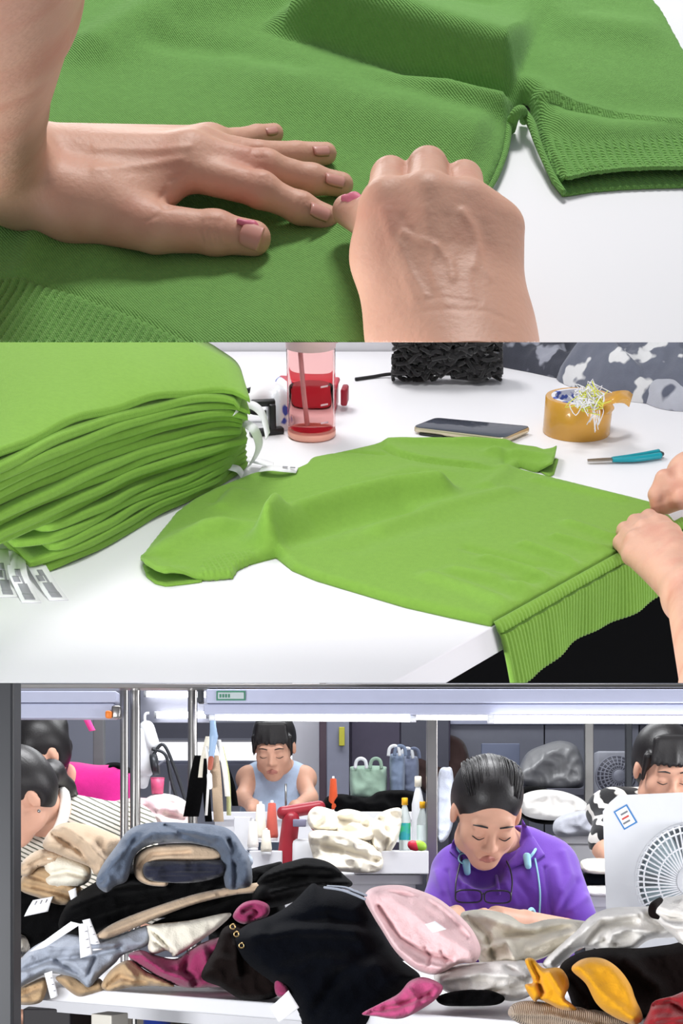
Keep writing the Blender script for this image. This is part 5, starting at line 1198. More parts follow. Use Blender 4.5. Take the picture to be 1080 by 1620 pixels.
part('cable', tube([onshirt(846, 1358, .012), onshirt(851, 1385), onshirt(854, 1415), onshirt(853, 1448)], .0022, 6, smooth=24), m_lblue, eb)
m_frame = mat('dark_frames', (30, 26, 44), rough=.3)
gl = thing('glasses', 'dark framed glasses hanging on the chest of the purple shirt', 'glasses', C, onshirt(765, 1430))
yg = min(onshirt(u, v, .012).y for u in (725, 745, 765, 785, 805) for v in (1408, 1420, 1430))
for c_ in ((741, 1418), (787, 1419)):
    part('rim', tube([tuple(w(c_[0] + 21 * math.copysign(abs(math.cos(a)) ** .6, math.cos(a)), c_[1] + 10 * math.copysign(abs(math.sin(a)) ** .6, math.sin(a)), yg)) for a in np.linspace(0, 6.283, 33)[:-1]], .0022, 6, closed=True), m_frame, gl)
    part('lens', lathe([(0, 0), (.028, 0), (.028, .0012), (0, .0012)], 20, Matrix.Translation(w(c_[0], c_[1], yg)) @ Matrix.Rotation(math.pi / 2, 4, 'X') @ Matrix.Diagonal((1, .48, 1, 1))), mat('lens_glass', (250, 250, 255), trans=1, rough=.02, ior=1.03), gl)
part('bridge', tube([w(762, 1416, yg), w(764, 1413, yg), w(766, 1416, yg)], .002, 6), m_frame, gl)
part('temple', tube([w(720, 1416, yg), onshirt(721, 1395, .012), onshirt(726, 1372, .014), onshirt(730, 1356, .016)], .002, 6, smooth=16), m_frame, gl)
part('temple', tube([w(808, 1416, yg), onshirt(810, 1395, .012), onshirt(807, 1376, .014), onshirt(801, 1362, .016)], .002, 6, smooth=16), m_frame, gl)
solo('bracelet', 'pale bangle on the wrist of the woman in purple', 'bangle', C, tube([tuple(w(840, 1458, 3.06) + Vector((.012 * math.cos(a), .02 * math.cos(a), .028 * math.sin(a)))) for a in np.linspace(0, 6.283, 20)[:-1]], .004, 8, closed=True), m_lblue)
def seated(cu, cv, Y, half, hgt, lean=0):
    """torso prims for someone sitting behind a table: centre of the shoulders at a pixel, half shoulder width in m"""
    s = w(cu, cv, Y)
    return s, [cap(s + Vector((-half + .05, 0, -.02)), s + Vector((half - .05, 0, -.02)), .055, .055, .05), ell(s + Vector((0, .02 + lean, -hgt * .5)), (half * .82, .105, hgt * .62), k=.05), cap(s + Vector((0, .03, -hgt)), s + Vector((0, .06, -hgt - .12)), .14, .16, .05)]
def legs(s, hgt):
    b = s + Vector((0, .06, -hgt - .12)); zk = .48; P_ = []
    for k in (-1, 1):
        hip, kn, an = b + Vector((k * .08, 0, 0)), Vector((b.x + k * .09, b.y - .38, zk)), Vector((b.x + k * .09, b.y - .34, .07))
        P_ += [cap(hip, kn, .085, .062, .03), cap(kn, an, .058, .04, .02), cap(an, an + Vector((0, -.14, -.03)), .038, .034, .02)]
    return P_

# -- woman in striped top, far left
so = person('woman in a cream top with dark stripes, head bowed, at the far left', (X(70, 3.5), 3.5, 0))
Ms = headM(w(24, 1259, 3.36), 36, -52, 4, .92)
s_, tor = seated(100, 1300, 3.55, .20, .38)
nk = w(72, 1285, 3.50)
part('body', organic(head_skin(Ms) + [cap(Ms @ Vector((0, .035, -.05)), nk, .05, .058, .03)] + tor + legs(s_, .38) + [cap(s_ + Vector((.16, 0, -.03)), s_ + Vector((.20, -.08, -.26)), .05, .04, .03), cap(s_ + Vector((.20, -.08, -.26)), s_ + Vector((.06, -.30, -.28)), .036, .026, .02),
     cap(s_ + Vector((-.16, 0, -.03)), s_ + Vector((-.20, -.08, -.26)), .05, .04, .03), cap(s_ + Vector((-.20, -.08, -.26)), s_ + Vector((-.06, -.30, -.28)), .036, .026, .02)], .006), m_face, so)
m_stripe = cloth('striped_jersey', (216, 212, 200), bscale=300)
def stripes(m, rgb, rot, scale, dist, lo, hi, noise_scale=2.0):
    n = m.node_tree.nodes; l = m.node_tree.links; b = n['Principled BSDF']; old = b.inputs['Base Color'].links[0].from_socket
    tc = n.new('ShaderNodeTexCoord'); mp = n.new('ShaderNodeMapping'); mp.inputs['Rotation'].default_value = [math.radians(x) for x in rot]; l.new(tc.outputs['Object'], mp.inputs[0])
    wv = n.new('ShaderNodeTexWave'); wv.inputs['Scale'].default_value = scale; wv.inputs['Distortion'].default_value = dist; wv.inputs['Detail Scale'].default_value = noise_scale; wv.inputs['Detail'].default_value = 1; l.new(mp.outputs[0], wv.inputs['Vector'])
    mr = n.new('ShaderNodeMapRange'); mr.inputs[1].default_value = lo; mr.inputs[2].default_value = hi; l.new(wv.outputs['Fac'], mr.inputs[0])
    mx = n.new('ShaderNodeMix'); mx.data_type = 'RGBA'; mx.inputs[7].default_value = (*lin(rgb), 1); l.new(mr.outputs[0], mx.inputs[0]); l.new(old, mx.inputs[6]); l.new(mx.outputs[2], b.inputs['Base Color'])
stripes(m_stripe, (96, 98, 86), (0, 66, 0), 30, .6, .70, .80)
tp2 = [dict(p, k=.05) for p in seated(100, 1300, 3.55, .225, .40)[1]]; tp2[1]['r'] = tp2[1]['r'] + .02; tp2[0]['ra'] = tp2[0]['rb'] = .068; tp2[2]['ra'] = .16
tp2 += [cap(s_ + Vector((.165, 0, -.03)), s_ + Vector((.205, -.07, -.22)), .068, .06, .03), cap(s_ + Vector((-.165, 0, -.03)), s_ + Vector((-.205, -.07, -.22)), .068, .06, .03), cap(nk + Vector((-.02, -.06, .06)), nk + Vector((-.05, -.14, -.08)), .085, .070, .01, 's')]
ts = part('striped_top', shirt_noise(organic(tp2, .007), 81, .006, (12, 40)), m_stripe, so)
part('neckband', tube([w(84, 1240, 3.52), w(101, 1256, 3.47), w(102, 1284, 3.42), w(92, 1312, 3.39), w(72, 1336, 3.37)], [.008, .014, .014, .013, .010], 10, smooth=30), gc('neckband', (222, 220, 214)), ts)
part('hair', organic(hair_prims(Ms, 0, ((0, .09, -.01), (.04, .03, .04))), .005), m_hair, so); head_parts(so, Ms)
part('ponytail', organic(chain([Ms @ Vector((0, .10, -.01)), w(82, 1222, 3.46), w(104, 1246, 3.52), w(118, 1258, 3.56)], [.035, .03, .022, .012], .02), .006), m_hair, so)
part('earring', organic([ell(Ms @ Vector((.082, .0, -.045)), (.005, .005, .005))], .002), m_steel, so)

# -- woman in pink
po = person('woman in a bright pink top with black hair, behind the striped woman', (X(105, 4.7), 4.7, 0))
Mp = headM(w(60, 1192, 4.55), 30, -45, 0, 1.0); s_, tor = seated(108, 1234, 4.75, .19, .42); nk = w(88, 1226, 4.68)
part('body', organic(head_skin(Mp) + [cap(Mp @ Vector((0, .03, -.05)), nk, .05, .056, .03)] + tor + legs(s_, .42) + [cap(s_ + Vector((-.14, 0, -.03)), s_ + Vector((-.16, -.1, -.28)), .05, .036, .03), cap(s_ + Vector((-.16, -.1, -.28)), s_ + Vector((-.08, -.32, -.24)), .034, .026, .02)], .008), m_face, po)
m_hot = cloth('bright_pink_jersey', (214, 44, 140), bscale=300)
tp3 = seated(108, 1234, 4.75, .205, .44)[1]; tp3[0]['ra'] = tp3[0]['rb'] = .072; tp3[2]['ra'] = .16
part('pink_top', shirt_noise(organic(tp3 + [cap(s_ + Vector((-.14, 0, -.03)), s_ + Vector((-.16, -.08, -.20)), .062, .055, .03), cap(s_ + Vector((.14, 0, -.03)), s_ + Vector((.17, -.08, -.22)), .062, .055, .03)], .009), 91, .006, (10, 30)), m_hot, po)
hh = hair_prims(Mp, 0, ((0, .10, .05), (.05, .045, .045))); part('hair', organic(hh, .006), m_hair, po); head_parts(po, Mp)
part('ponytail', organic(chain([Mp @ Vector((0, .09, -.02)), w(88, 1236, 4.60), w(110, 1262, 4.52)], [.04, .03, .012], .02), .008), m_hair, po)
# -- woman in light blue sleeveless top
bo_ = person('woman in a light blue sleeveless top facing us at the far table', (X(437, 5.4), 5.4, 0))
Ml = headM(w(433, 1180, 5.28), 24, -4, 0, 1.0); s_, tor = seated(437, 1224, 5.42, .155, .45); nk = w(436, 1210, 5.40)
arms = []
for k, pts in ((-1, [(398, 1228), (384, 1262), (400, 1276)]), (1, [(476, 1228), (490, 1262), (468, 1278)])):
    q = [w(pts[0][0], pts[0][1], 5.4), w(pts[1][0], pts[1][1], 5.32), w(pts[2][0], pts[2][1], 5.12)]; arms += chain(q, [.036, .030, .024], .02) + [cap(q[-1], q[-1] + Vector((0, -.07, -.01)), .028, .018, .02)]
part('body', organic(head_skin(Ml) + [cap(Ml @ Vector((0, .03, -.05)), nk, .05, .056, .03)] + tor + arms + legs(s_, .45), .008), m_face, bo_)
tp4 = [cap(s_ + Vector((-.075, 0, -.02)), s_ + Vector((.075, 0, -.02)), .062, .062, .04), ell(s_ + Vector((0, .02, -.22)), (.150, .13, .29), k=.05), cap(s_ + Vector((0, .03, -.45)), s_ + Vector((0, .06, -.58)), .165, .18, .05)]
tp4 += [cap(s_ + Vector((0, -.05, .10)), s_ + Vector((0, -.14, .02)), .06, .045, .01, 's')]
part('sleeveless_top', shirt_noise(organic(tp4, .008), 95, .007, (12, 40)), cloth('light_blue_cotton', (176, 196, 222), bscale=250), bo_)
part('hair', organic(hair_prims(Ml, 1), .006), m_hair, bo_); head_parts(bo_, Ml)
# -- woman in zebra print
zo = person('woman in a black and white zebra print top at the right edge', (X(1050, 4.2), 4.2, 0))
Mz = headM(w(1050, 1214, 4.02), 24, 6, 0, 1.02); s_, tor = seated(1052, 1272, 4.2, .20, .42); nk = w(1050, 1256, 4.17)
arms = chain([w(980, 1282, 4.18), w(958, 1340, 4.05), w(985, 1372, 3.86)], [.05, .038, .027], .02) + chain([w(1124, 1282, 4.18), w(1146, 1340, 4.05), w(1110, 1372, 3.86)], [.05, .038, .027], .02)
for k in (-1, 1): arms.append(cap(w(1048 + k * 62, 1372, 3.86), w(1048 + k * 44, 1374, 3.80), .028, .018, .02))
part('body', organic(head_skin(Mz) + [cap(Mz @ Vector((0, .03, -.05)), nk, .05, .056, .03)] + tor + arms + legs(s_, .42), .0065), m_face, zo)
m_zeb = cloth('zebra_jersey', (26, 26, 28), bscale=300); stripes(m_zeb, (206, 202, 196), (20, 55, 30), 7, 5, .55, .66, 2.4)
tp5 = seated(1052, 1272, 4.2, .22, .44)[1]; tp5[0]['ra'] = tp5[0]['rb'] = .07; tp5[2]['ra'] = .17
tp5 += chain([w(980, 1282, 4.18), w(961, 1332, 4.06)], [.066, .056], .03) + chain([w(1124, 1282, 4.18), w(1143, 1332, 4.06)], [.066, .056], .03) + [mell(Mz, (0, -.06, -.145), (.05, .06, .03), .01, 's')]
part('zebra_top', shirt_noise(organic(tp5, .0075), 97, .006, (12, 40)), m_zeb, zo)
part('hair', organic(hair_prims(Mz, 1), .005), m_hair, zo); head_parts(zo, Mz)
# ---- white fan in front
fn = thing('box_fan', 'white square box fan with round grille beside the off white sweater', 'fan', C, (X(1095, 2.75), 2.75, .75))
Yf = 2.72; Mf = Matrix.Translation(Vector((X(1098, Yf), Yf, Zr(1392, Yf)))) @ Matrix.Rotation(math.radians(-16), 4, 'Z') @ Matrix.Rotation(math.radians(-2), 4, 'Y')
Wf = .172
fr_ = []
def ringplate(r0, half, y0, y1, n=64):
    V = []
    for k in range(n):
        a = 2 * math.pi * k / n; c, s = math.cos(a), math.sin(a); q = half / max(abs(c), abs(s)); q = min(q, half * 1.30)
        for y in (y0, y1): V += [(r0 * c, y, r0 * s), (q * c, y, q * s)]
    Fs = []
    for k in range(n):
        a, b = 4 * k, 4 * ((k + 1) % n); Fs += [(a, b, b + 1, a + 1), (a + 2, a + 3, b + 3, b + 2), (a + 1, b + 1, b + 3, a + 3), (a, a + 2, b + 2, b)]
    return np.array(V), Fs
part('frame', xf(ringplate(.112, Wf, 0, .10), Mf), m_white, fn, sharp=35)
part('back_cover', xf(box((0, .098, 0), (Wf * 2 - .02, .006, Wf * 2 - .02)), Mf), m_white, fn, smooth=False)
gv = []
for k in range(56):
    a = 2 * math.pi * k / 56; c, s = math.cos(a), math.sin(a); c2, s2 = math.cos(a + .22), math.sin(a + .22)
    gv.append(tube([Mf @ Vector((.111 * c, .002, .111 * s)), Mf @ Vector((.104 * c, -.035, .104 * s)), Mf @ Vector((.092 * c, -.048, .092 * s)), Mf @ Vector((.032 * c2, -.052, .032 * s2))], .0020, 5, smooth=9))
grille = part('grille', join(*gv), m_white, fn, kind='stuff')
for r, y in ((.111, -.002), (.106, -.028), (.094, -.047), (.066, -.050)):
    part('grille_ring', tube([tuple(Mf @ Vector((r * math.cos(a), y, r * math.sin(a)))) for a in np.linspace(0, 6.2832, 49)[:-1]], .0018 if r != .111 else .004, 6, closed=True), m_white, grille)
part('hub', lathe([(0, -.012), (.030, -.010), (.034, 0), (.034, .010), (0, .010)], 28, Mf @ Matrix.Translation((0, -.046, 0)) @ Matrix.Rotation(math.radians(-90), 4, 'X')), m_white, fn)
for k in range(5):
    a = k * 1.2566; V = []
    for i in range(6):
        r = .02 + .085 * i / 5
        for j in range(5):
            b = a + (j / 4 - .5) * 1.0; V.append(Mf @ Vector((r * math.cos(b), .03 + .02 * (j / 4 - .5), r * math.sin(b))))
    V = np.array([tuple(q) for q in V]); part('blade', shell(V, V + [0, .002, 0], [(i * 5 + j, i * 5 + j + 1, i * 5 + j + 6, i * 5 + j + 5) for i in range(5) for j in range(4)]), mat('fan_blade', (196, 214, 220), rough=.3, trans=.2), fn)
stk = part('sticker', xf(box((-.128, -.0008, .128), (.030, .001, .042), (0, -28, 0)), Mf), mat('blue_print', (62, 132, 198), rough=.4), fn, label='blue bordered energy sticker', smooth=False)
part('sticker_face', xf(box((-.128, -.0016, .128), (.024, .001, .036), (0, -28, 0)), Mf), m_tag, stk, smooth=False)
for k in range(3): part('sticker_print', xf(box((-.128 + .004 * (k - 1) * .5, -.0024, .136 - .009 * k), (.015, .0008, .0035), (0, -28, 0)), Mf), mat('sticker_ink', (120, 124, 130)) if k != 1 else mat('sticker_red', (206, 70, 60)), stk, smooth=False)
for k in (-1, 1): part('foot', xf(box((k * .10, .05, -Wf - .012), (.05, .12, .024), bev=.004), Mf), m_white, fn)
# ---- hanging clip with fabric strips
hg = thing('hanging_swatches', 'bunch of black, beige and white fabric strips clipped to the steel post', 'swatches', C, w(335, 1140, 3.1))
part('clip', organic([cap(w(336, 1134, 3.08), w(338, 1165, 3.07), .006, .009, .004), cap(w(338, 1165, 3.07), w(334, 1198, 3.07), .009, .007, .004)], .003), mat('pale_blue_plastic', (150, 176, 206), rough=.4), hg)
for name, pts, wd, m in (('black_strip', [(320, 1195, 3.12), (312, 1230, 3.12), (306, 1270, 3.13), (302, 1292, 3.14)], .035, blackm), ('black_strip', [(328, 1200, 3.10), (326, 1240, 3.10), (330, 1300, 3.10)], .016, blackm), ('beige_strip', [(338, 1195, 3.08), (342, 1230, 3.07), (346, 1300, 3.07)], .022, beige),
                         ('white_strip', [(345, 1170, 3.09), (354, 1210, 3.08), (360, 1260, 3.08)], .012, white), ('white_strip', [(326, 1180, 3.07), (330, 1220, 3.06), (326, 1290, 3.06)], .006, white), ('yellow_strip', [(350, 1180, 3.10), (360, 1230, 3.10), (362, 1290, 3.10)], .010, gc('pale_yellow', (214, 216, 160))), ('black_strip', [(352, 1200, 3.12), (366, 1240, 3.12), (372, 1275, 3.12)], .014, blackm), ('cream_strip', [(330, 1165, 3.1), (322, 1200, 3.1), (318, 1230, 3.1)], .014, cream)):
    part(name, ribbon([w(*q) for q in pts], (1, .1, 0), wd, .003), m, hg)
part('clip_end', organic([cap(w(331, 1226, 3.05), w(332, 1245, 3.05), .006, .006, .004)], .002), m_tag, hg)
part('clip_joint', organic([cap(w(334, 1200, 3.065), w(332, 1215, 3.06), .0065, .006, .004)], .0025), mat('rust_cord', (170, 90, 70)), hg)
# ---- sewing machines
def lathe_at(prof, p, n=24): return lathe(prof, n, Matrix.Translation(Vector(p)))
rm = thing('sewing_machine', 'red and white sewing machine on the pale table', 'sewing machine', C, w(475, 1372, 4.42))
m_redm = mat('red_enamel', (150, 34, 48), rough=.35)
Ym = 4.42
part('column', organic([cap(w(452, 1365, Ym), w(460, 1296, Ym), .030, .028, .02)], .005), m_redm, rm); part('arm', organic([cap(w(448, 1286, Ym), w(505, 1276, Ym + .04), .022, .020, .02)], .005), m_redm, rm)
part('head', organic([cap(w(500, 1280, Ym + .05), w(500, 1306, Ym + .05), .022, .020, .01)], .005), m_redm, rm)
part('bed', box(w(476, 1352, Ym) + Vector((.02, .05, 0)), (.10, .16, .10), bev=.015), m_white, rm); part('control_panel', rect(463, 484, 1296, 1308, Ym - .05, .01), mat('panel_grey', (128, 126, 150)), rm); part('needle_bar', tube([w(500, 1304, Ym + .05), w(500, 1328, Ym + .05)], .004, 6), m_steel, rm)
part('thread_stand', tube([w(452, 1290, Ym + .1), w(452, 1240, Ym + .1)], .004, 6), m_steel, rm)
wm = thing('sewing_machine', 'white sewing machine between the two steel posts at left', 'sewing machine', C, w(236, 1300, 4.5))
part('column', organic([cap(w(228, 1215, 4.5), w(230, 1160, 4.5), .034, .028, .02)], .006), m_white, wm); part('arm', organic([cap(w(232, 1152, 4.5), w(242, 1178, 4.48), .026, .022, .02), cap(w(228, 1215, 4.5), w(226, 1240, 4.5), .026, .018, .02)], .006), m_white, wm)
part('thread_guide', tube([w(231, 1158, 4.5), w(229, 1132, 4.5), w(236, 1128, 4.5)], .005, 6, smooth=10), m_white, wm); part('hand_wheel', lathe([(0, 0), (.035, 0), (.035, .02), (0, .02)], 20, Matrix.Translation(w(240, 1210, 4.45)) @ Matrix.Rotation(1.4, 4, 'Y')), m_dsteel, wm)
part('bed', box(w(236, 1306, 4.5), (.22, .16, .06), bev=.01), m_white, wm)
for k, pts in enumerate(([(240, 1185), (262, 1195), (272, 1240), (290, 1290)], [(242, 1195), (258, 1178), (276, 1215), (296, 1275)], [(244, 1215), (266, 1205), (268, 1260), (258, 1300)])):
    solo('power_cable', ['thick dark cable looping down right of the white sewing machine', 'thin dark cable arching highest from the white sewing machine', 'pale dangling cable nearest the white sewing machine'][k], 'cable', C, tube([w(u, v, 4.46) for u, v in pts], .006 if k < 2 else .004, 6, smooth=24), m_dsteel if k < 2 else m_mid)
cupm = mat('pink_cup', (206, 84, 124), rough=.4)
ck = thing('cup', 'small pink cup beside the white sewing machine', 'cup', C, w(249, 1256, 4.4)); part('wall', lathe_at([(0, 0), (.018, 0), (.022, .05), (.020, .05), (.016, .004), (0, .004)], w(249, 1256, 4.4)), cupm, ck); part('rim', tube([tuple(w(249, 1231, 4.4) + Vector((.021 * math.cos(a), .021 * math.sin(a), 0))) for a in np.linspace(0, 6.283, 17)[:-1]], .002, 6, closed=True), cupm, ck)
# thread cones
def cone(u, v0, v1, Y, rpx, m, label):
    o = thing('thread_cone', label, 'thread cone', C, w(u, v0, Y), 'thread cones by the red sewing machine'); r = rpx / F_PX * Y; h = (v0 - v1) / F_PX * Y
    part('thread', lathe_at([(0, .01), (r * .95, .01), (r, .02), (r * .62, h * .92), (r * .3, h * .94), (0, h * .94)], w(u, v0, Y), 20), m, o); part('spool_core', lathe_at([(0, 0), (r * .9, 0), (r * .9, .01), (r * .28, .012), (r * .22, h), (0, h)], w(u, v0, Y), 16), m_tag, o)
cone(412, 1330, 1268, 4.45, 10, ivory, 'cream thread cone left of the red sewing machine'); cone(430, 1330, 1266, 4.5, 10, gc('coral_thread', (196, 96, 84)), 'coral thread cone behind the cream one'); cone(400, 1345, 1296, 4.4, 9, white, 'white thread cone leftmost on the pale table'); cone(421, 1352, 1310, 4.35, 9, ivory, 'short cream thread cone in front of the coral one'); cone(527, 1284.9, 1228, 5.1, 8, gc('orange_thread', (206, 84, 48)), 'orange thread cone under the white pillar')
blk('paper_carton', 'small white carton left of the cream thread cones', 'carton', 370, 396, 1292, 1345, 4.5, .12, m=m_white)
blk('paper_carton', 'low white carton at the foot of the red sewing machine', 'carton', 394, 446, 1346, 1384, 4.36, .15, m=m_top)
# bottles
def bottle(label, u, v0, v1, Y, rpx, body, capm, lab=None):
    o = thing('bottle', label, 'bottle', C, w(u, v0, Y)); r = rpx / F_PX * Y; h = (v0 - v1) / F_PX * Y; p = w(u, v0, Y)
    part('body', lathe_at([(0, 0), (r * .9, 0), (r, .006), (r, h * .62), (r * .55, h * .8), (r * .42, h * .84), (r * .42, h * .9), (0, h * .9)], p), body, o); part('cap', lathe_at([(0, h * .86), (r * .55, h * .86), (r * .55, h * .99), (r * .45, h), (0, h)], p), capm, o)
    if lab: part('label_band', lathe_at([(r * 1.02, h * .2), (r * 1.03, h * .22), (r * 1.03, h * .5), (r * 1.02, h * .52)], p), lab, o)
clr = mat('clear_plastic', (226, 234, 232), rough=.12, trans=.55, ior=1.2); yel = mat('yellow_cap', (236, 176, 24), rough=.4)
bottle('clear bottle with yellow cap and blue green label beside the cream bundle', 640, 1345.7, 1262, 4.3, 9, clr, yel, mat('bluegreen_label', (40, 150, 160), rough=.4, rgb2=(60, 190, 110), mixscale=30))
bottle('clear bottle with yellow cap in front of the steel upright', 668, 1345.7, 1268, 4.3, 8.5, clr, yel, mat('pale_label', (214, 226, 224)))
bottle('tall white bottle left of the steel upright', 661, 1345.2, 1228, 4.42, 10, m_white, ivory)
blk('crate_tray', 'white tray on the pale table below the bottles', 'tray', 560, 678, 1346, 1383, 4.22, .3, m=m_top)
for k, (u, c) in enumerate(((655, (190, 40, 60)), (664, (150, 190, 60)))): solo('snack_packet', ['red snack packet by the bottles', 'lime green snack packet by the bottles'][k], 'packet', C, organic([ell(w(u, 1338, 4.06), (.022, .012, .016), (0, 20, 0))], .004), mat('packet%d' % k, c, rough=.35))
# bags
def bag(label, u0, u1, v0, v1, Y, m, lab):
    o = thing('tote_bag', label, 'bag', C, w((u0 + u1) / 2, v1, Y)); G('sack', '', '', [(u0, v0 + 8), (u0 + 6, v0), (u1 - 6, v0), (u1, v0 + 8), (u1 - 1, v1 - 5), (u1 - 6, v1), (u0 + 6, v1), (u0 + 1, v1 - 5)], Y, .10, m, seed=lab, R=12, step=3, amp=.03, k=(.1, .4), parent=o)
    for k in (.3, .7):
        u = u0 + (u1 - u0) * k; part('handle', tube([w(u - 9, v0 + 4, Y - .03), w(u - 7, v0 - 8, Y - .03), w(u, v0 - 12, Y - .03), w(u + 7, v0 - 8, Y - .03), w(u + 9, v0 + 4, Y - .03)], .008, 6, smooth=16), m_white if k < .5 else m, o)
bag('sage green bag with white handles on the far cupboard table', 553, 612, 1212, 1262, 5.6, gc('sage', (150, 176, 158)), 101); bag('slate blue bag beside the sage green bag', 616, 640, 1192, 1262, 5.6, gc('slate', (120, 134, 158)), 102); bag('grey blue rounded bag behind the tall white bottle', 636, 662, 1196, 1258, 5.75, gc('slate2', (108, 116, 138)), 103)
zB = work_table('far dark table carrying the green and blue bags', 520, 668, 1262, 5.45, .6, m_dgrey)
# far heaps
zP = work_table('far grey table against the partition carrying the translucent bags', 812, 1010, 1247, 5.95, .8, m_dgrey)
G('garment_heap', 'black garment heap on the pale table behind the cream bundle', 'garment', [(515, 1262), (540, 1256), (580, 1262), (600, 1252), (640, 1250), (668, 1258), (668, 1280), (640, 1287), (580, 1287), (530, 1286), (512, 1280)], 5.14, .12, blackm, seed=111, R=14, step=3, amp=.06, k=(.06, .30))
G('garment_bundle', 'cream knit bundle top left of the pale heap by the red machine', 'garment', [(487, 1288), (500, 1276), (522, 1280), (536, 1290), (534, 1312), (510, 1316), (490, 1308)], 4.3, .08, ivory, seed=112, R=12, step=3, amp=.06, k=(.06, .30))
G('garment_bundle', 'cream knit bundle in the middle of the pale heap', 'garment', [(528, 1290), (545, 1280), (570, 1284), (590, 1296), (600, 1318), (585, 1332), (550, 1326), (530, 1314)], 4.28, .08, ivory, [([(535, 1296), (560, 1300), (590, 1312)], 4, -.03)], seed=113, R=12, step=3, amp=.06, k=(.06, .30))
G('garment_bundle', 'cream knit bundle leaning at the right of the pale heap', 'garment', [(588, 1300), (605, 1284), (632, 1278), (636, 1296), (628, 1330), (612, 1352), (592, 1346), (584, 1322)], 4.26, .08, ivory, [([(600, 1296), (615, 1320), (608, 1345)], 4, -.03)], seed=114, R=12, step=3, amp=.06, k=(.06, .30))
G('garment_bundle', 'cream knit bundle lying lowest in the pale heap', 'garment', [(490, 1316), (530, 1314), (580, 1330), (604, 1350), (600, 1378), (550, 1380), (505, 1370), (492, 1345)], 4.22, .10, ivory, [([(495, 1335), (540, 1345), (595, 1362)], 5, -.03)], seed=115, R=14, step=3, amp=.06, k=(.06, .30))
G('fabric_pile', 'pale pink fabric pile behind the double steel post', 'fabric', [(165, 1290), (175, 1270), (215, 1262), (255, 1266), (292, 1276), (300, 1300), (296, 1318), (220, 1320), (170, 1312)], 4.3, .12, gc('shell_pink', (222, 190, 194), rgb2=(236, 220, 214), mixscale=14), [([(175, 1285), (230, 1280), (290, 1296)], 5, -.03)], seed=116, R=16, step=3, amp=.06, k=(.06, .30))
G('fabric_pile', 'white fabric pile beside the pale pink one', 'fabric', [(225, 1270), (245, 1256), (275, 1258), (296, 1270), (292, 1282), (250, 1278)], 4.4, .08, white, seed=117, R=10, step=3, amp=.06, k=(.06, .30))
G('garment_bundle', 'dark wrapped bundle behind the woman in pink', 'garment', [(162, 1218), (180, 1206), (205, 1215), (216, 1250), (214, 1300), (208, 1319), (166, 1319), (158, 1280)], 4.75, .12, blackm, seed=118, R=14, step=3, amp=.06, k=(.06, .30))
G('fabric_pile', 'white heap on the right table beside the purple shoulder', 'fabric', [(822, 1262), (850, 1250), (890, 1252), (925, 1268), (930, 1290), (880, 1298), (830, 1290)], 5.2, .14, white, seed=119, R=16, step=3, amp=.06, k=(.06, .30))
G('fabric_pile', 'black scrap heap under the white heap at right', 'fabric', [(822, 1248), (850, 1244), (870, 1252), (900, 1290), (880, 1304), (840, 1300), (815, 1280)], 5.35, .10, blackm, seed=120, R=12, step=3, amp=.06, k=(.06, .30))
G('fabric_pile', 'grey white heap between the fan and the zebra print sleeve', 'fabric', [(876, 1300), (900, 1286), (940, 1282), (968, 1290), (970, 1318), (920, 1322), (880, 1322)], 5.0, .12, gc('pale_grey', (196, 198, 208)), seed=121, R=14, step=3, amp=.06, k=(.06, .30))
G('plastic_bag_heap', 'grey translucent bags heaped against the far partition', 'bags', [(820, 1240), (830, 1195), (860, 1178), (890, 1172), (915, 1186), (926, 1240), (880, 1250)], 6.2, .2, mat('grey_film', (128, 128, 130), rough=.3, vary=.2), seed=122, R=24, step=3, amp=.06, k=(.06, .30))
blk('display_board', 'blue grey board leaning behind the purple shirted woman', 'board', 762, 822, 1176, 1684, 6.4, .04, m=mat('slate_board', (112, 120, 144), rough=.5))
G('hanging_garment', 'white garment hanging right of the steel upright', 'garment', [(694, 1222), (706, 1214), (716, 1222), (718, 1290), (708, 1325), (692, 1330), (690, 1280)], 4.27, .04, gc('pale_blue_white', (206, 212, 226)), seed=123, R=8, step=3)
G('coat', 'dark coat hanging in front of the violet cupboard', 'garment', [(655, 1180), (672, 1160), (720, 1165), (740, 1190), (745, 1260), (690, 1262), (660, 1240)], 6.88, .08, gc('dark_brown', (62, 46, 44)), seed=124, R=14)
G('folded_cloth', 'cream cloth folded on the table edge beside the fan', 'fabric', [(918, 1364), (935, 1358), (975, 1360), (1000, 1368), (995, 1382), (930, 1382)], 3.72, .06, ivory, seed=125, R=8, step=3, amp=.008)
G('folded_cloth', 'navy cloth folded under the cream cloth beside the fan', 'fabric', [(920, 1382), (960, 1380), (1000, 1382), (1000, 1400), (940, 1402), (920, 1396)], 3.74, .06, navy, seed=126, R=8, step=3, amp=.008)
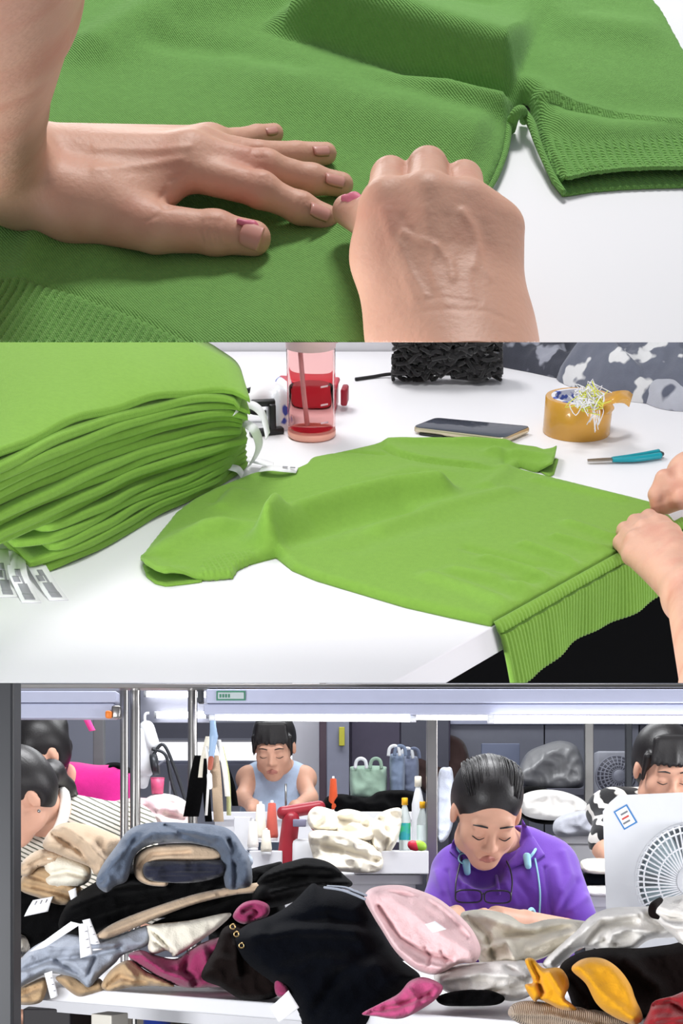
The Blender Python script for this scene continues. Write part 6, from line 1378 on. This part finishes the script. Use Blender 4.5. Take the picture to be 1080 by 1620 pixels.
G('folded_cloth', 'white cloth folded lowest beside the fan', 'fabric', [(922, 1402), (960, 1399), (1000, 1402), (1000, 1417), (930, 1418)], 3.72, .06, white, seed=127, R=7, step=3, amp=.008)
blk('wall_note', 'yellow note on the blue grey cupboard side', 'note', 536, 545, 1150, 1180, 6.78, .01, m=mat('yellow_note', (206, 200, 70)))
solo('bag_tag', 'pink scrap hanging from the painted rail at left', 'tag', C, ribbon([w(136, 1136, 3.6), w(141, 1146, 3.6), w(146, 1156, 3.6)], (1, 0, .2), .016, .002), mat('hot_pink_film', (226, 60, 140)))
# far fan
ff = thing('wall_fan', 'grey fan standing by the far partition near the zebra print top', 'fan', C, w(975, 1270, 5.8))
cF = w(975, 1228, 5.75); rF = 32 / F_PX * 5.75
part('housing', rect(944, 1008, 1188, 1268, 5.82, .08, .01), mat('fan_grey', (150, 152, 162), rough=.5), ff)
for k in range(5): part('guard_ring', tube([tuple(cF + Vector((rF * (1 - k * .17) * math.cos(a), -.012 * k, rF * (1 - k * .17) * math.sin(a)))) for a in np.linspace(0, 6.2832, 33)[:-1]], .0035, 6, closed=True), m_mid, ff)
part('guard_spokes', join(*[tube([cF + Vector((.03 * math.cos(a), -.05, .03 * math.sin(a))), cF + Vector((rF * math.cos(a), 0, rF * math.sin(a)))], .0025, 5) for a in np.linspace(0, 6.2832, 25)[:-1]]), m_mid, ff)
part('disc', lathe([(0, 0), (rF, 0), (rF, .02), (0, .02)], 32, Matrix.Translation(cF + Vector((0, .03, 0))) @ Matrix.Rotation(math.pi / 2, 4, 'X')), m_dgrey, ff)
part('hub', lathe([(0, 0), (.026, 0), (.024, .03), (0, .034)], 20, Matrix.Translation(cF + Vector((0, -.03, 0))) @ Matrix.Rotation(math.pi / 2, 4, 'X')), m_mid, ff)
part('stand', tube([w(975, 1262, 5.86), Vector((X(975, 5.86), 5.86, .05))], .02, 10), m_dsteel, ff); part('foot', lathe_at([(0, 0), (.16, 0), (.15, .03), (.02, .05), (0, .05)], (X(975, 5.86), 5.86, 0)), m_dsteel, ff)
